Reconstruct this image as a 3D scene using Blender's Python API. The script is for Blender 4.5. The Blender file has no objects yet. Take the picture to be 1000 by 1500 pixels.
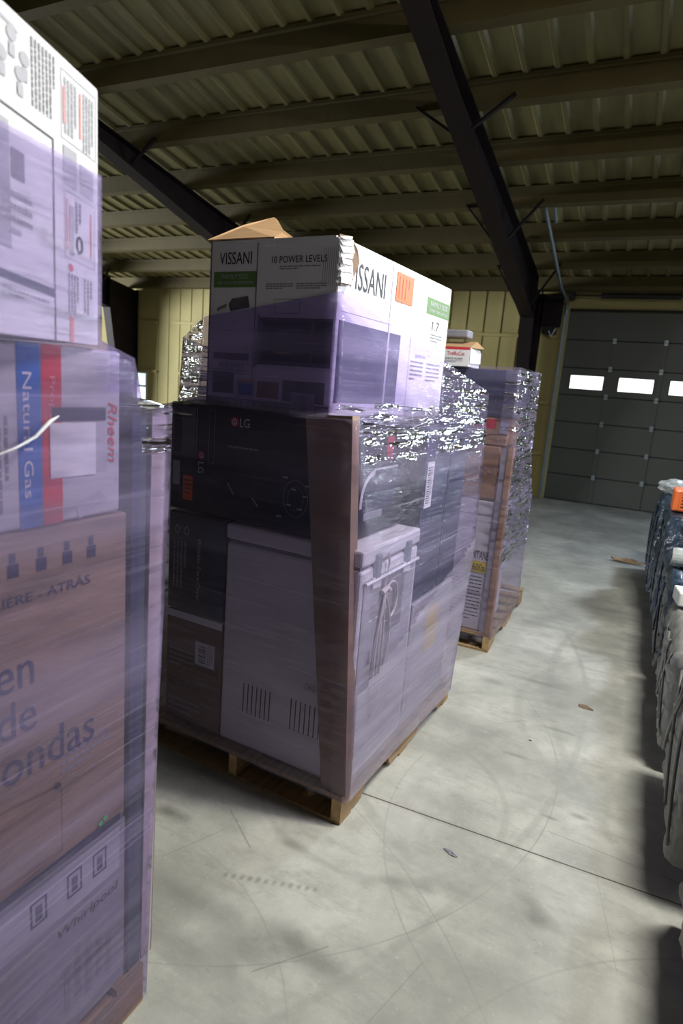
import bpy, bmesh, math, random
from mathutils import Vector, Matrix, noise
random.seed(7)
sc = bpy.context.scene
C = sc.collection
R_ = math.radians
# ------------------------------------------------------------------ camera
cam_d = bpy.data.cameras.new('camera')
cam = bpy.data.objects.new('camera', cam_d); C.objects.link(cam)
cx = Vector((.895, .440, .077)); cy = Vector((.156, -.147, -.977)); cz = Vector((-.418, .886, -.200))
cz.normalize(); cx = (cx - cz*cx.dot(cz)).normalized(); cyv = cz.cross(cx)
m = Matrix(((cx.x, -cyv.x, -cz.x, 0), (cx.y, -cyv.y, -cz.y, 0), (cx.z, -cyv.z, -cz.z, 1.62), (0, 0, 0, 1)))
cam.matrix_world = m
cam_d.sensor_fit = 'VERTICAL'; cam_d.sensor_height = 36; cam_d.lens = 36*911/1500
cam_d.clip_start = .02; cam_d.clip_end = 100
cam_d.dof.use_dof = True; cam_d.dof.focus_distance = 2.3; cam_d.dof.aperture_fstop = 3.2
sc.camera = cam
# ------------------------------------------------------------------ view, world, lights
sc.view_settings.view_transform = 'Standard'; sc.view_settings.look = 'None'
sc.view_settings.gamma = 1; sc.view_settings.exposure = 0
w = bpy.data.worlds.new('world'); sc.world = w; w.use_nodes = True
w.node_tree.nodes['Background'].inputs[0].default_value = (.55, .7, 1, 1)
w.node_tree.nodes['Background'].inputs[1].default_value = .008
def area(name, loc, target, sx, sy, power, col):
    l = bpy.data.lights.new(name, 'AREA'); l.shape = 'RECTANGLE'; l.size = sx; l.size_y = sy
    l.energy = power; l.color = col
    o = bpy.data.objects.new(name, l); C.objects.link(o); o.location = loc
    o.rotation_euler = (Vector(target)-Vector(loc)).to_track_quat('-Z', 'Y').to_euler()
    return o
area('high_bay_lamp', (.85, 2.45, 4.25), (.2, 2.4, 0), .30, .7, 225, (1, .97, .89))
area('dock_door_daylight', (-15.3, 5.5, 1.8), (-9, 9.0, 3.0), 4, 2.6, 520, (.90, .95, 1)).data.spread = R_(100)
area('side_door_daylight', (7.6, 8.0, 2.2), (-.3, 8.2, .0), 3.0, 1.6, 42, (.36, .58, 1)).data.spread = R_(70)
area('upper_side_fill', (3.4, 2.5, 3.1), (-.95, 2.7, 2.05), 1.0, .7, 38, (.96, .97, 1)).data.spread = R_(80)  # added unseen side light, spread narrowed to brighten the upper carton faces
area('film_sheen_fill', (4.9, 10.8, 1.7), (-.5, 2.5, 1.2), 1.7, 2.3, 230, (.74, .85, 1))  # added unseen area light; its reflection gives the film a sheen
area('film_glint_lamp', (1.4, 7.4, 3.5), (-.4, 4.2, 0), .27, .55, 50, (.76, .86, 1)).data.spread = R_(105)  # added unseen lamp, placed so the wrinkled film throws glints
area('front_fill', (3.5, -6.5, 2.2), (0, 3, 1.5), 4, 2.6, 1.2, (.9, .92, 1))  # weak ambient fill added from behind the camera

# ------------------------------------------------------------------ materials
def nt(name):
    mt = bpy.data.materials.new(name); mt.use_nodes = True
    n = mt.node_tree; n.nodes.clear()
    out = n.nodes.new('ShaderNodeOutputMaterial')
    return mt, n, out
def N(n, typ, **kw):
    x = n.nodes.new(typ)
    for k, v in kw.items():
        if k == 'op': x.operation = v
        else: setattr(x, k, v)
    return x
def L(n, a, b): n.links.new(a, b)
def val(n, sock, v):
    if isinstance(v, (int, float, tuple)): sock.default_value = v
    else: n.links.new(v, sock)
def math_(n, op, a, b=None, c=None, clamp=False):
    x = N(n, 'ShaderNodeMath', op=op); x.use_clamp = clamp
    val(n, x.inputs[0], a)
    if b is not None: val(n, x.inputs[1], b)
    if c is not None: val(n, x.inputs[2], c)
    return x.outputs[0]
def maprange(n, v, a, b, c, d):
    x = N(n, 'ShaderNodeMapRange'); val(n, x.inputs[0], v)
    for i, q in enumerate((a, b, c, d)): x.inputs[i+1].default_value = q
    return x.outputs[0]
def mixc(n, f, a, b):
    x = N(n, 'ShaderNodeMix'); x.data_type = 'RGBA'
    val(n, x.inputs[0], f); val(n, x.inputs[6], a); val(n, x.inputs[7], b)
    return x.outputs[2]
def tex(n, kind, coord, scale, detail=3, stretch=None, rough=.5):
    src = coord
    if stretch:
        mp = N(n, 'ShaderNodeMapping'); L(n, coord, mp.inputs[0])
        mp.inputs['Scale'].default_value = stretch[:3]
        if len(stretch) > 3: mp.inputs['Rotation'].default_value = (0, 0, stretch[3])
        src = mp.outputs[0]
    t = N(n, kind); L(n, src, t.inputs['Vector']); t.inputs['Scale'].default_value = scale
    if kind == 'ShaderNodeTexNoise': t.inputs['Detail'].default_value = detail; t.inputs['Roughness'].default_value = rough
    return t
def pm(name, col, rough=.6, metal=0, var=.12, scale=8, bump=.0, bscale=60, stretch=None, spec=.5):
    mt, n, out = nt(name)
    b = N(n, 'ShaderNodeBsdfPrincipled'); L(n, b.outputs[0], out.inputs[0])
    tc = N(n, 'ShaderNodeTexCoord')
    t = tex(n, 'ShaderNodeTexNoise', tc.outputs['Object'], scale, 4, stretch)
    f = maprange(n, t.outputs['Fac'], .3, .7, 0, 1)
    lo = tuple(c*(1-var) for c in col)+(1,); hi = tuple(min(1, c*(1+var)) for c in col)+(1,)
    L(n, mixc(n, f, lo, hi), b.inputs['Base Color'])
    b.inputs['Roughness'].default_value = rough; b.inputs['Metallic'].default_value = metal
    b.inputs['Specular IOR Level'].default_value = spec
    if bump:
        t2 = tex(n, 'ShaderNodeTexNoise', tc.outputs['Object'], bscale, 3, stretch)
        bp = N(n, 'ShaderNodeBump'); bp.inputs['Strength'].default_value = bump; bp.inputs['Distance'].default_value = .01
        L(n, t2.outputs['Fac'], bp.inputs['Height']); L(n, bp.outputs[0], b.inputs['Normal'])
    return mt
def emis(name, col, s):
    mt, n, out = nt(name); e = N(n, 'ShaderNodeEmission'); e.inputs[0].default_value = col+(1,); e.inputs[1].default_value = s
    L(n, e.outputs[0], out.inputs[0]); return mt
def film_mat(name, tint, haze, h0, h1, gl=.15, bump=.5, us=3, vs=60, fres=1.5, rot=.10, fmul=1.0, det=4):
    """stretch film: tinted see-through layer, milky where several layers lie on each other, glossy wrinkles"""
    mt, n, out = nt(name)
    uv = N(n, 'ShaderNodeUVMap'); uv.uv_map = 'UVMap'
    band = tex(n, 'ShaderNodeTexNoise', uv.outputs[0], 1, 2, (.25, 7, 1, rot))
    streak = tex(n, 'ShaderNodeTexNoise', uv.outputs[0], 1, det, (us*.5, vs, 1, rot), .65)
    fold = tex(n, 'ShaderNodeTexNoise', uv.outputs[0], 1, min(det, 3), (us, vs*.6, 1, -rot*1.6), .6)
    cr = tex(n, 'ShaderNodeTexNoise', uv.outputs[0], 1, min(det, 3), (14, 22, 1, .5), .6)
    bf = maprange(n, band.outputs['Fac'], .38, .62, 0, 1)
    sf = maprange(n, streak.outputs['Fac'], .52, .75, 0, 1)
    fac = math_(n, 'ADD', math_(n, 'MULTIPLY', bf, h1-h0), h0)
    thin = tex(n, 'ShaderNodeTexNoise', uv.outputs[0], 1, 2, (.9, 75, 1, rot*2.2), .5)
    tf = maprange(n, thin.outputs['Fac'], .66, .74, 0, 1)
    fac = math_(n, 'ADD', fac, math_(n, 'MULTIPLY', sf, .12))
    fac = math_(n, 'ADD', fac, math_(n, 'MULTIPLY', tf, .22), clamp=True)
    h = math_(n, 'ADD', streak.outputs['Fac'], math_(n, 'MULTIPLY', fold.outputs['Fac'], .8))
    h = math_(n, 'ADD', h, math_(n, 'MULTIPLY', cr.outputs['Fac'], .6))
    bp = N(n, 'ShaderNodeBump'); bp.inputs['Strength'].default_value = bump; bp.inputs['Distance'].default_value = .012
    L(n, h, bp.inputs['Height'])
    tr = N(n, 'ShaderNodeBsdfTransparent'); tr.inputs[0].default_value = tint+(1,)
    df = N(n, 'ShaderNodeBsdfDiffuse'); df.inputs[0].default_value = haze+(1,)
    tl = N(n, 'ShaderNodeBsdfTranslucent'); tl.inputs[0].default_value = haze+(1,)
    m0 = N(n, 'ShaderNodeMixShader'); m0.inputs[0].default_value = .25; L(n, df.outputs[0], m0.inputs[1]); L(n, tl.outputs[0], m0.inputs[2])
    m1 = N(n, 'ShaderNodeMixShader'); L(n, fac, m1.inputs[0]); L(n, tr.outputs[0], m1.inputs[1]); L(n, m0.outputs[0], m1.inputs[2])
    g = N(n, 'ShaderNodeBsdfGlossy'); g.inputs['Roughness'].default_value = gl; L(n, bp.outputs[0], g.inputs['Normal'])
    fr = N(n, 'ShaderNodeFresnel'); fr.inputs[0].default_value = fres; L(n, bp.outputs[0], fr.inputs['Normal'])
    m2 = N(n, 'ShaderNodeMixShader'); mk = tex(n, 'ShaderNodeTexNoise', uv.outputs[0], 1, 3, (4, 34, 1, rot*2), .65)
    mkf = maprange(n, mk.outputs['Fac'], .48, .66, .35, 1.0 if fmul <= 1.2 else fmul)
    L(n, math_(n, 'MULTIPLY', fr.outputs[0], mkf, clamp=True), m2.inputs[0]); L(n, m1.outputs[0], m2.inputs[1]); L(n, g.outputs[0], m2.inputs[2])
    L(n, m2.outputs[0], out.inputs[0])
    return mt
M = {}
M['cardboard'] = pm('cardboard', (.36, .22, .11), .8, var=.12, scale=5, bump=.15, bscale=40, stretch=(1, 1, 6))
M['board_brown'] = pm('grey brown paperboard', (.27, .19, .14), .7, var=.1, scale=3, stretch=(1, 1, .3))
M['cardboard_dark'] = pm('dark cardboard', (.17, .108, .07), .8, var=.15, scale=6, bump=.15)
M['carton_white'] = pm('white carton', (.66, .66, .68), .42, var=.05, scale=4, bump=.1, bscale=12)
M['cardboard_shaded'] = pm('shaded cardboard', (.25, .175, .12), .8, var=.12, scale=5, bump=.15, bscale=40, stretch=(1, 1, 6))  # darker copy of cardboard; dimmer light low on the stack put into colour
M['carton_pale'] = pm('pale carton', (.46, .46, .49), .45, var=.05, scale=4, bump=.1, bscale=12)
M['carton_shaded'] = pm('shaded pale carton', (.25, .25, .28), .5, var=.08, scale=4)  # pale carton with the weaker light near the floor painted in
M['carton_grey'] = pm('grey printed carton', (.38, .38, .42), .5, var=.08, scale=4, bump=.12, bscale=10)
M['carton_black'] = pm('black carton', (.018, .020, .026), .38, var=.3, scale=4, bump=.2, bscale=9)
M['carton_navy'] = pm('navy carton', (.022, .030, .075), .4, var=.3, scale=4, bump=.2, bscale=9)
M['enamel'] = pm('white enamel', (.62, .62, .66), .3, var=.04, scale=3)
M['enamel_grey'] = pm('grey steel back panel', (.38, .38, .42), .4, var=.08, scale=5)
M['ink_black'] = pm('black ink', (.02, .02, .025), .5, var=.1)
M['ink_grey'] = pm('grey ink', (.20, .20, .23), .5, var=.15)
M['ink_lightgrey'] = pm('light grey ink', (.40, .40, .44), .5, var=.1)
M['ink_white'] = pm('white ink', (.62, .62, .66), .5, var=.05)
M['ink_blue'] = pm('navy blue ink', (.008, .014, .06), .5, var=.1)
M['blue'] = pm('blue print', (.02, .13, .42), .45, var=.06)
M['red'] = pm('red print', (.55, .03, .05), .45, var=.06)
M['red_pale'] = pm('pale red print', (.75, .28, .26), .5, var=.06)
M['green'] = pm('green print', (.10, .19, .055), .5, var=.08)
M['green_bright'] = pm('bright green highlight', (.03, .5, .12), .5)  # green highlight spots put in as coloured discs
M['orange'] = pm('orange sticker', (.80, .13, .035), .5, var=.05)
M['orange_plastic'] = pm('orange plastic', (.85, .19, .05), .35, var=.05)
M['yellow'] = pm('yellow label', (.70, .58, .05), .5)
M['yellow_tag'] = pm('energy guide yellow', (.60, .44, .08), .5)
M['photo_grey'] = pm('printed product photo', (.10, .10, .12), .4, var=.4, scale=9)
M['photo_warm'] = pm('printed food photo', (.24, .12, .05), .4, var=.6, scale=14)
M['photo_navy'] = pm('printed dark product', (.018, .02, .05), .3, var=.3, scale=9)
M['wood'] = pm('pallet wood', (.30, .20, .10), .8, var=.3, scale=5, bump=.4, bscale=30, stretch=(12, 1, 12))
M['wood_end'] = pm('pallet end grain', (.40, .27, .13), .85, var=.25, scale=20, bump=.3)
M['rubber'] = pm('dark rubber', (.015, .015, .017), .7)
M['cord'] = pm('grey power cord', (.60, .57, .56), .45, var=.03)
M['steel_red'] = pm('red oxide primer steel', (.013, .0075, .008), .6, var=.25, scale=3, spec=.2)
M['galv'] = pm('galvanised steel', (.30, .36, .40), .4, metal=.7, var=.15)
M['dark_metal'] = pm('dark metal', (.02, .018, .018), .5, metal=.3)
M['door_panel'] = pm('door panel grey', (.085, .09, .078), .5, var=.06, scale=2)
M['door_seam'] = pm('door seam', (.012, .012, .012), .8)
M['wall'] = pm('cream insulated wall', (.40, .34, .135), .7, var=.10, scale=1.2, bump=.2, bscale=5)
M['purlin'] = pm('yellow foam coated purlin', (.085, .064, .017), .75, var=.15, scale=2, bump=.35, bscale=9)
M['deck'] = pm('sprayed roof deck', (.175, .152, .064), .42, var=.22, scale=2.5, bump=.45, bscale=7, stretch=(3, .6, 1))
M['wrap_grey'] = pm('grey crinkled wrap', (.19, .195, .185), .42, var=.35, scale=7, bump=.7, bscale=22)
M['wrap_blue'] = pm('blue black wrap', (.035, .055, .085), .22, var=.6, scale=14, bump=.9, bscale=28)
M['plastic_white'] = pm('white plastic', (.6, .62, .6), .35)
M['plastic_clear'] = pm('milky plastic roll', (.38, .41, .41), .2, var=.1)
M['teal_board'] = pm('teal black board', (.025, .055, .075), .4, var=.3, scale=3)
M['board_lilac'] = pm('pale paperboard', (.40, .33, .34), .6, var=.1, scale=3, stretch=(1, 1, .3))
M['foam'] = pm('tape', (.70, .70, .72), .25)
M['pane'] = emis('daylit pane', (.93, .97, 1), 2.2)
M['pane_dim'] = emis('daylit pane lower', (.75, .92, .95), 1.3)
LIL = (.54, .48, .68)
M['film'] = film_mat('lilac stretch film', (.84, .79, .90), LIL, .06, .17)
M['film_left'] = film_mat('lilac stretch film near', (.82, .76, .91), (.50, .43, .70), .10, .26, gl=.2, bump=.5)
M['film_dense'] = film_mat('doubled lilac stretch film', (.71, .63, .86), (.50, .42, .74), .15, .33, gl=.14, bump=.6)
M['film_light'] = film_mat('single lilac stretch film', (.87, .83, .94), LIL, .05, .14)
M['film_milky'] = film_mat('milky overlapped stretch film', (.78, .73, .86), (.55, .50, .64), .26, .48, gl=.2, bump=.4)
M['film_thin'] = film_mat('clear stretch film', (.86, .86, .95), LIL, .05, .14, gl=.13, bump=.7, us=4, vs=30)
M['film_shiny'] = film_mat('crumpled stretch film', (.76, .72, .92), LIL, .10, .25, gl=.07, bump=2.6, us=4, vs=62, fres=1.6, fmul=14, det=1.3)

# ------------------------------------------------------------------ mesh builder
class MB:
    def __init__(s): s.v = []; s.f = []; s.m = []; s.mats = []
    def mi(s, mt):
        if mt not in s.mats: s.mats.append(mt)
        return s.mats.index(mt)
    def add(s, vs, fs, mt):
        o = len(s.v); s.v += [Vector(v) for v in vs]; k = s.mi(mt)
        for f in fs: s.f.append([i+o for i in f]); s.m.append(k)
    def hexa(s, p, mt):   # 8 points: bottom ring 4, top ring 4
        s.add(p, [(3, 2, 1, 0), (4, 5, 6, 7), (0, 1, 5, 4), (1, 2, 6, 5), (2, 3, 7, 6), (3, 0, 4, 7)], mt)
    def box(s, x0, y0, z0, x1, y1, z1, mt):
        s.hexa([(x0, y0, z0), (x1, y0, z0), (x1, y1, z0), (x0, y1, z0), (x0, y0, z1), (x1, y0, z1), (x1, y1, z1), (x0, y1, z1)], mt)
    def rbox(s, x0, y0, z0, x1, y1, z1, mt, r=.006, dent=0, seg=2):
        bm = bmesh.new(); bmesh.ops.create_cube(bm, size=1)
        for v in bm.verts:
            v.co = Vector(((x0+x1)/2+v.co.x*(x1-x0), (y0+y1)/2+v.co.y*(y1-y0), (z0+z1)/2+v.co.z*(z1-z0)))
            if dent: v.co += Vector([random.uniform(-dent, dent)*.5 for _ in range(3)])
        bmesh.ops.bevel(bm, geom=list(bm.edges), offset=r, segments=seg, affect='EDGES', profile=.5)
        bm.verts.ensure_lookup_table()
        s.add([v.co.copy() for v in bm.verts], [[v.index for v in f.verts] for f in bm.faces], mt); bm.free()
    def tube(s, pts, r, mt, seg=8, cap=True):
        pts = [Vector(p) for p in pts]; vs = []; fs = []; up = None
        for i, p in enumerate(pts):
            d = (pts[min(i+1, len(pts)-1)]-pts[max(i-1, 0)]).normalized()
            if up is None: up = d.orthogonal().normalized()
            up = (up-d*up.dot(d)).normalized(); q = d.cross(up)
            rr = r[i] if isinstance(r, (list, tuple)) else r
            for k in range(seg):
                a = 2*math.pi*k/seg; vs.append(p+(up*math.cos(a)+q*math.sin(a))*rr)
        for i in range(len(pts)-1):
            for k in range(seg):
                a = i*seg+k; b = i*seg+(k+1) % seg; fs.append((a, b, b+seg, a+seg))
        if cap: fs.append(tuple(reversed(range(seg)))); fs.append(tuple(range(len(vs)-seg, len(vs))))
        s.add(vs, fs, mt)
    def slab(s, pts, t, mt):   # polygon given thickness along its normal
        pts = [Vector(p) for p in pts]; n = len(pts)
        nn = Vector((0, 0, 0))
        for i in range(n): nn += pts[i].cross(pts[(i+1) % n])
        nn.normalize()
        s.add(pts+[p-nn*t for p in pts], [list(range(n)), list(reversed(range(n, 2*n)))]+[(i, i+n, (i+1) % n+n, (i+1) % n) for i in range(n)], mt)
    def build(s, name, parent=None, smooth=False, loc=None, rz=0):
        me = bpy.data.meshes.new(name); me.from_pydata(s.v, [], s.f)
        for mt in s.mats: me.materials.append(mt)
        me.polygons.foreach_set('material_index', s.m)
        if smooth: me.polygons.foreach_set('use_smooth', [True]*len(s.f))
        me.update()
        o = bpy.data.objects.new(name, me); C.objects.link(o)
        if parent: o.parent = parent
        if loc: o.location = loc
        if rz: o.rotation_euler = (0, 0, rz)
        return o
def tag(o, label, cat, group=None):
    o['label'] = label; o['category'] = cat
    if group: o['group'] = group
    return o
def thing(name, label, cat, loc=(0, 0, 0), rz=0, group=None, parentmat=None):
    o = bpy.data.objects.new(name, None); C.objects.link(o); o.empty_display_size = .05
    o.location = loc; o.rotation_euler = (0, 0, rz) if not isinstance(rz, tuple) else rz
    return tag(o, label, cat, group)
def struct(o): o['kind'] = 'structure'; return o

_tc = {}
def text_geo(t, shear=0):
    k = (t, shear)
    if k in _tc: return _tc[k]
    cu = bpy.data.curves.new('t', 'FONT'); cu.body = t; cu.resolution_u = 3; cu.shear = shear
    o = bpy.data.objects.new('t', cu); C.objects.link(o); bpy.context.view_layer.update()
    me = bpy.data.meshes.new_from_object(o)
    vs = [(v.co.x, v.co.y) for v in me.vertices]; fs = [tuple(p.vertices) for p in me.polygons]
    bpy.data.objects.remove(o); bpy.data.curves.remove(cu); bpy.data.meshes.remove(me)
    x0 = min(v[0] for v in vs); x1 = max(v[0] for v in vs); y0 = min(v[1] for v in vs); y1 = max(v[1] for v in vs)
    vs = [((a-x0)/(x1-x0), (b-y0)/(y1-y0)) for a, b in vs]
    _tc[k] = (vs, fs); return _tc[k]
class Face:
    """a printable face of a carton: u to the right as seen, v up, in metres"""
    def __init__(s, mb, o, U, V=(0, 0, 1)):
        s.mb = mb; s.o = Vector(o); s.U = Vector(U).normalized(); s.V = Vector(V).normalized(); s.N = s.U.cross(s.V); s.lift = .0009
    def P(s, u, v, h=None): return s.o+s.U*u+s.V*v+s.N*(s.lift if h is None else h)
    def quad(s, u0, v0, u1, v1, mt, h=None): s.mb.add([s.P(u0, v0, h), s.P(u1, v0, h), s.P(u1, v1, h), s.P(u0, v1, h)], [(0, 1, 2, 3)], mt)
    def poly(s, pts, mt, h=None): s.mb.add([s.P(a, b, h) for a, b in pts], [tuple(range(len(pts)))], mt)
    def frame(s, u0, v0, u1, v1, t, mt, h=None):
        s.quad(u0, v0, u1, v0+t, mt, h); s.quad(u0, v1-t, u1, v1, mt, h); s.quad(u0, v0+t, u0+t, v1-t, mt, h); s.quad(u1-t, v0+t, u1, v1-t, mt, h)
    def text(s, t, u0, v0, u1, v1, mt, rot=0, h=.0016, shear=0):
        vs, fs = text_geo(t, shear); out = []
        for a, b in vs:
            if rot == 90: a, b = 1-b, a          # reads upwards
            elif rot == -90: a, b = b, 1-a       # reads downwards
            out.append(s.P(u0+a*(u1-u0), v0+b*(v1-v0), h))
        s.mb.add(out, fs, mt)
    def lines(s, u0, v0, u1, v1, n, mt, vert=False, fill=.45):   # fine print too small to read
        rnd = random.Random(int((u0+v0)*1000)+n)
        for i in range(n):
            a = 0.0
            end = 1.0 if i < n-1 else rnd.uniform(.4, .8)
            while a < end:
                b = min(end, a+rnd.uniform(.05, .16))
                if vert:
                    du = (u1-u0)/n; s.quad(u0+i*du, v1-(v1-v0)*b, u0+(i+fill)*du, v1-(v1-v0)*a, mt)
                else:
                    dv = (v1-v0)/n; s.quad(u0+(u1-u0)*a, v1-(i+fill)*dv, u0+(u1-u0)*b, v1-i*dv, mt)
                a = b+.02
    def bars(s, u0, v0, u1, v1, n, mt, vert=True):
        rnd = random.Random(n)
        for i in range(n):
            k = rnd.uniform(.25, .75)
            if vert: d = (u1-u0)/n; s.quad(u0+i*d, v0, u0+(i+k)*d, v1, mt, .0016)
            else: d = (v1-v0)/n; s.quad(u0, v0+i*d, u1, v0+(i+k)*d, mt, .0016)
    def ring(s, u, v, ru, rv, t, mt, n=24, h=.0012):
        for i in range(n):
            a = 2*math.pi*i/n; b = 2*math.pi*(i+1)/n
            s.mb.add([s.P(u+ru*math.cos(a), v+rv*math.sin(a), h), s.P(u+ru*math.cos(b), v+rv*math.sin(b), h),
                      s.P(u+(ru-t)*math.cos(b), v+(rv-t)*math.sin(b), h), s.P(u+(ru-t)*math.cos(a), v+(rv-t)*math.sin(a), h)], [(0, 1, 2, 3)], mt)
    def disc(s, u, v, r, mt, n=18, h=.0012):
        s.mb.add([s.P(u+r*math.cos(2*math.pi*i/n), v+r*math.sin(2*math.pi*i/n), h) for i in range(n)], [tuple(range(n))], mt)
def carton(x0, y0, z0, x1, y1, z1, mt, r=.006, dent=.006):
    mb = MB(); mb.rbox(x0, y0, z0, x1, y1, z1, mt, r, 0)
    return mb, Face(mb, (x0, y0, z0), (1, 0, 0)), Face(mb, (x1, y0, z0), (0, 1, 0))

# ------------------------------------------------------------------ floor
WY = 10.98
def floor_material():
    mt, n, out = nt('polished concrete')
    b = N(n, 'ShaderNodeBsdfPrincipled'); L(n, b.outputs[0], out.inputs[0])
    tc = N(n, 'ShaderNodeTexCoord'); P = tc.outputs['Object']
    sep = N(n, 'ShaderNodeSeparateXYZ'); L(n, P, sep.inputs[0]); X, Y = sep.outputs[0], sep.outputs[1]
    t1 = tex(n, 'ShaderNodeTexNoise', P, 1.6, 6, None, .6); t2 = tex(n, 'ShaderNodeTexNoise', P, 9, 5, None, .65)
    t3 = tex(n, 'ShaderNodeTexNoise', P, 4, 6, (1, 3.2, 1, .5), .7); t4 = tex(n, 'ShaderNodeTexNoise', P, 60, 3)
    c = mixc(n, maprange(n, t1.outputs['Fac'], .35, .65, 0, 1), (.26, .265, .24, 1), (.48, .48, .435, 1))
    c = mixc(n, maprange(n, t2.outputs['Fac'], .48, .68, 0, .5), c, (.26, .26, .23, 1))
    c = mixc(n, maprange(n, t3.outputs['Fac'], .50, .68, 0, .55), c, (.25, .25, .225, 1))
    c = mixc(n, maprange(n, t4.outputs['Fac'], .60, .75, 0, .25), c, (.58, .58, .52, 1))
    wob = math_(n, 'MULTIPLY', math_(n, 'SUBTRACT', t2.outputs['Fac'], .5), .05)
    t5 = tex(n, 'ShaderNodeTexNoise', P, 26, 5, (1, 1.6, 1, -.8), .75)
    c = mixc(n, maprange(n, t5.outputs['Fac'], .60, .74, 0, .6), c, (.17, .17, .15, 1))
    # scuffs and tyre smudges: dark blots with their own outline
    def blot(cx_, cy_, rx, ry, amt, col=(.13, .13, .115, 1), ang=0):
        nonlocal c
        dx = math_(n, 'SUBTRACT', X, cx_); dy = math_(n, 'SUBTRACT', Y, cy_)
        ca, sa = math.cos(ang), math.sin(ang)
        ax = math_(n, 'DIVIDE', math_(n, 'ADD', math_(n, 'MULTIPLY', dx, ca), math_(n, 'MULTIPLY', dy, sa)), rx)
        ay = math_(n, 'DIVIDE', math_(n, 'SUBTRACT', math_(n, 'MULTIPLY', dy, ca), math_(n, 'MULTIPLY', dx, sa)), ry)
        d = math_(n, 'SQRT', math_(n, 'ADD', math_(n, 'MULTIPLY', ax, ax), math_(n, 'MULTIPLY', ay, ay)))
        d = math_(n, 'ADD', d, math_(n, 'MULTIPLY', math_(n, 'SUBTRACT', t2.outputs['Fac'], .5), 1.6))
        c = mixc(n, maprange(n, d, .2, 1.1, amt, 0), c, col)
    for a in [(-.08, 1.84, .05, .03, .7, (.15, .14, .12, 1), -.6), (-.70, 1.38, .15, .06, .7), (-.60, 1.35, .16, .05, .5), (-.80, 1.30, .14, .08, .5), (-1.38, 1.62, .10, .04, .9), (-1.1, 1.35, .3, .05, .35), (-.2, 1.55, .25, .1, .35), (-.45, 2.6, .25, .12, .3), (.05, 2.2, .15, .1, .3), (-.08, 1.88, .10, .035, .5, (.13, .13, .115, 1), -.6),
              (.0, 2.45, .05, .02, .6), (-.10, 2.38, .04, .014, .6), (-.52, 1.75, .06, .04, .5), (-.43, 1.78, .05, .03, .5), (-.9, 1.72, .07, .03, .5), (-.95, 1.2, .25, .06, .4),
              (-.3, 2.75, .08, .02, .45), (-.15, 3.1, .10, .02, .45), (-.35, 3.6, .2, .03, .4), (-.1, 4.3, .25, .05, .4), (-.45, 4.6, .2, .06, .3), (-.55, 3.45, .1, .05, .4), (.0, 5.3, .3, .05, .4)]: blot(*a)
    # dotted tyre print
    for i in range(12): blot(-1.02+i*.026, 1.485+i*.009, .010, .016, .5)
    # faint turning marks and scratches
    def arc(cx_, cy_, r, wd, amt, col=(.20, .20, .175, 1)):
        nonlocal c
        dx = math_(n, 'SUBTRACT', X, cx_); dy = math_(n, 'SUBTRACT', Y, cy_)
        d = math_(n, 'SQRT', math_(n, 'ADD', math_(n, 'MULTIPLY', dx, dx), math_(n, 'MULTIPLY', dy, dy)))
        d = math_(n, 'ABSOLUTE', math_(n, 'SUBTRACT', math_(n, 'ADD', d, math_(n, 'MULTIPLY', wob, .12)), r))
        f = maprange(n, d, wd*.4, wd, amt, 0)
        f = math_(n, 'MULTIPLY', f, maprange(n, t1.outputs['Fac'], .38, .56, .15, 1))
        c = mixc(n, f, c, col)
    for a in [(.35, 2.3, 1.05, .005, .35), (.35, 2.3, .98, .035, .16), (-.2, 2.6, .78, .03, .26), (-1.3, .7, .85, .005, .3), (-1.3, .7, .70, .05, .25), (.6, 3.4, 1.0, .03, .25), (-1.6, 2.5, 1.5, .004, .45), 
              (-2, 0, 2.35, .004, .4), (.9, .8, 1.25, .006, .3), (3, 4, 3.3, .03, .25), (-4, 3.2, 3.95, .02, .28), (-.75, 2.2, .5, .02, .22)]: arc(*a)
    # saw cut joint and hairline
    def line(x0, y0, sl, wd, amt, col, xa=-50, xb=50):
        nonlocal c
        e = math_(n, 'SUBTRACT', math_(n, 'SUBTRACT', Y, y0), math_(n, 'MULTIPLY', math_(n, 'SUBTRACT', X, x0), sl))
        f = maprange(n, math_(n, 'ABSOLUTE', e), wd*.6, wd, amt, 0)
        f = math_(n, 'MULTIPLY', f, math_(n, 'MULTIPLY', math_(n, 'GREATER_THAN', X, xa), math_(n, 'LESS_THAN', X, xb)))
        c = mixc(n, f, c, col)
    line(-.777, 2.117, .037, .0042, .95, (.02, .018, .015, 1))
    line(-.777, 2.117, .037, .02, .18, (.25, .23, .19, 1))
    line(-.2, 2.30, -.06, .0022, .5, (.1, .1, .09, 1), -.1, .5)
    line(0, 6.7, .02, .004, .9, (.03, .03, .03, 1))
    for (xx, yy, s, xa, xb) in [(-1.2, 1.55, 2.2, -1.25, -1.15), (-.40, 1.3, 3.5, -.44, -.34), (-1.15, 1.72, -.7, -1.2, -1.02), (.12, 2.0, -4.5, .08, .17), (-.7, 1.3, 1.2, -.75, -.6)]: line(xx, yy, s, .005, .45, (.14, .14, .12, 1), xa, xb)
    L(n, c, b.inputs['Base Color'])
    L(n, math_(n, 'ADD', maprange(n, t3.outputs['Fac'], .4, .7, .34, .50), math_(n, 'MULTIPLY', t4.outputs['Fac'], .06)), b.inputs['Roughness'])
    bp = N(n, 'ShaderNodeBump'); bp.inputs['Strength'].default_value = .12; bp.inputs['Distance'].default_value = .01
    L(n, t2.outputs['Fac'], bp.inputs['Height']); L(n, bp.outputs[0], b.inputs['Normal'])
    return mt
M['floor'] = floor_material()
mb = MB(); mb.box(-16, -8, -.15, 8, WY, 0, M['floor']); struct(mb.build('floor'))
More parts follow.
